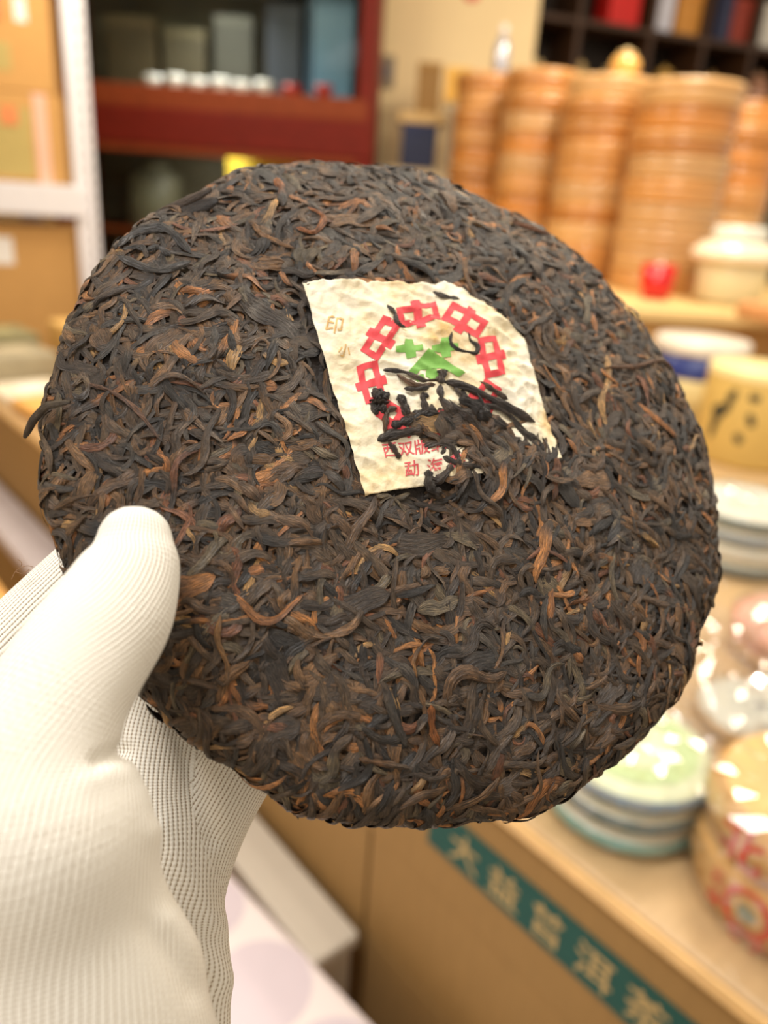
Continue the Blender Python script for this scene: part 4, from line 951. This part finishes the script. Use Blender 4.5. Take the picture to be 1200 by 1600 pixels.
strokes(t, [[(-.052, .190, .006), (-.060, .175, .010), (-.068, .160, .006)], [(-.105, .125, .010), (-.085, .135, .013), (-.058, .140, .007)], [(-.085, .130, .013), (-.092, .095, .010), (-.096, .06, .006)], [(-.055, .18, .007), (-.07, .14, .009), (-.09, .11, .006)],
            [(-.018, .185, .007), (-.008, .178, .010), (.004, .182, .006)], [(-.012, .14, .005), (-.004, .125, .009), (.0, .11, .007)], [(-.03, .085, .007), (-.022, .075, .010), (-.018, .064, .006)]], ca, YR, M_BLACK)
nc = atz(1100, 527, 1.06)
t = thing('tea_tin', 'navy blue round tin with a flat white lid behind the yellow bundle', 'tin', (nc[0], nc[1], TZ+.001)); r = .125; h = 1.04-TZ
lathe('body', [(0, 0), (r, 0), (r, h-.02), (0, h-.02)], plain('pale_cream_tin', (226, 208, 150), .4), t); lathe('band', [(r+.001, h-.085), (r+.0015, h-.08), (r+.0015, h-.02), (r+.0005, h-.02)], plain('navy_tin_band', (36, 52, 122), .35), t)
lathe('lid', [(0, h-.02), (r+.004, h-.02), (r+.006, h-.014), (r+.006, h+.012), (r, h+.018), (0, h+.019)], plain('white_tin_lid', (234, 226, 212), .3), t)

# ---- things at the far left end of the table
for e1_, e2_, w, d, h, col, rz, nm, lab, cat in (
        (1.74, .11, .24, .16, .035, (232, 176, 96), .1, 'tea_packet', 'flat orange packet at the far left end of the table', 'packet'), (1.98, .11, .20, .18, .02, (236, 222, 196), .05, 'paper_pack', 'pack of cream paper at the far left table edge', 'paper'),
        (2.19, .13, .18, .2, .10, (166, 154, 126), .1, 'tea_packet', 'grey crumpled packet at the far left end of the table', 'packet'), (2.42, .15, .2, .2, .12, (140, 132, 92), .05, 'gift_box', 'dull green box at the far left end of the table', 'box'),
        (2.20, .38, .28, .2, .17, (222, 178, 104), .0, 'gift_box', 'sandy yellow box behind the grey packet on the table', 'box'), (2.42, .62, .2, .22, .15, (200, 148, 88), .0, 'gift_box', 'brown cardboard box farthest along the table', 'box')):
    c = tl(e1_, e2_, TZ)
    t = thing(nm, lab, cat, (c[0], c[1], TZ+.001), rz+TA)
    box('body', (w, d, h*.85), (0, 0, h*.425), plain('packet_paper', col, .6, .15, 14), t, min(.012, h*.3)); box('label', (w*.4, d*.4, .002), (0, 0, h*.85+.001), plain('packet_label', tuple(min(255, int(v*1.2)) for v in col), .6), t, 0)

# ---- white bench and parcel standing before the table
be = thing('white_bench', 'low white bench pushed against the cartons under the table', 'bench'); be.matrix_world = TM
M_GREYW = plain('grey_white_laminate', (214, 204, 188), .45, .04, 10)
tbox('seat_board', .335, 1.25, -.084, -.008, .425, .45, M_GREYW, be, .006); tbox('leg_panel', .345, .375, -.078, -.012, 0, .425, M_GREYW, be); tbox('leg_panel', 1.20, 1.23, -.078, -.012, 0, .425, M_GREYW, be)
a_ = atz(372, 1366, .47); b_ = atz(596, 1600, .47); dv = (b_-a_)[:2]; rz = math.atan2(dv[1], dv[0]); mid = (a_+b_)/2
t = thing('parcel', 'large white parcel with lavender circle print below the glove', 'parcel', (mid[0], mid[1], 0), rz)
M_PINKW = plain('pinkish_white_paper', (242, 230, 228), .6, .03, 8); M_LAV = plain('lavender_print', (218, 204, 212), .6, .03, 20)
box('body', (.75, .5, .468), (-.02, -.254, .234), M_PINKW, t, .01)
for px, py, r in ((440, 1515, .062), (352, 1400, .05), (560, 1640, .06)):
    q = t.matrix_world.inverted() @ Vector(atz(px, py, .468)); o = lathe('printed_circle', [(0, .0006), (r, .0006), (r, .0001)], M_LAV, t, Matrix.Translation((q.x, min(q.y, -r-.012), .468)), 32); o.data.polygons.foreach_set('use_smooth', [False]*len(o.data.polygons))
c = tl(1.40, -.30, 0)
t = thing('carton', 'small orange carton on the floor before the far table end', 'carton', (c[0], c[1], 0), TA); box('body', (.34, .24, .52), (0, 0, .26), plain('orange_card', (236, 172, 92), .6), t); box('lid', (.345, .245, .08), (0, 0, .555), plain('orange_card_lid', (240, 180, 100), .6), t)
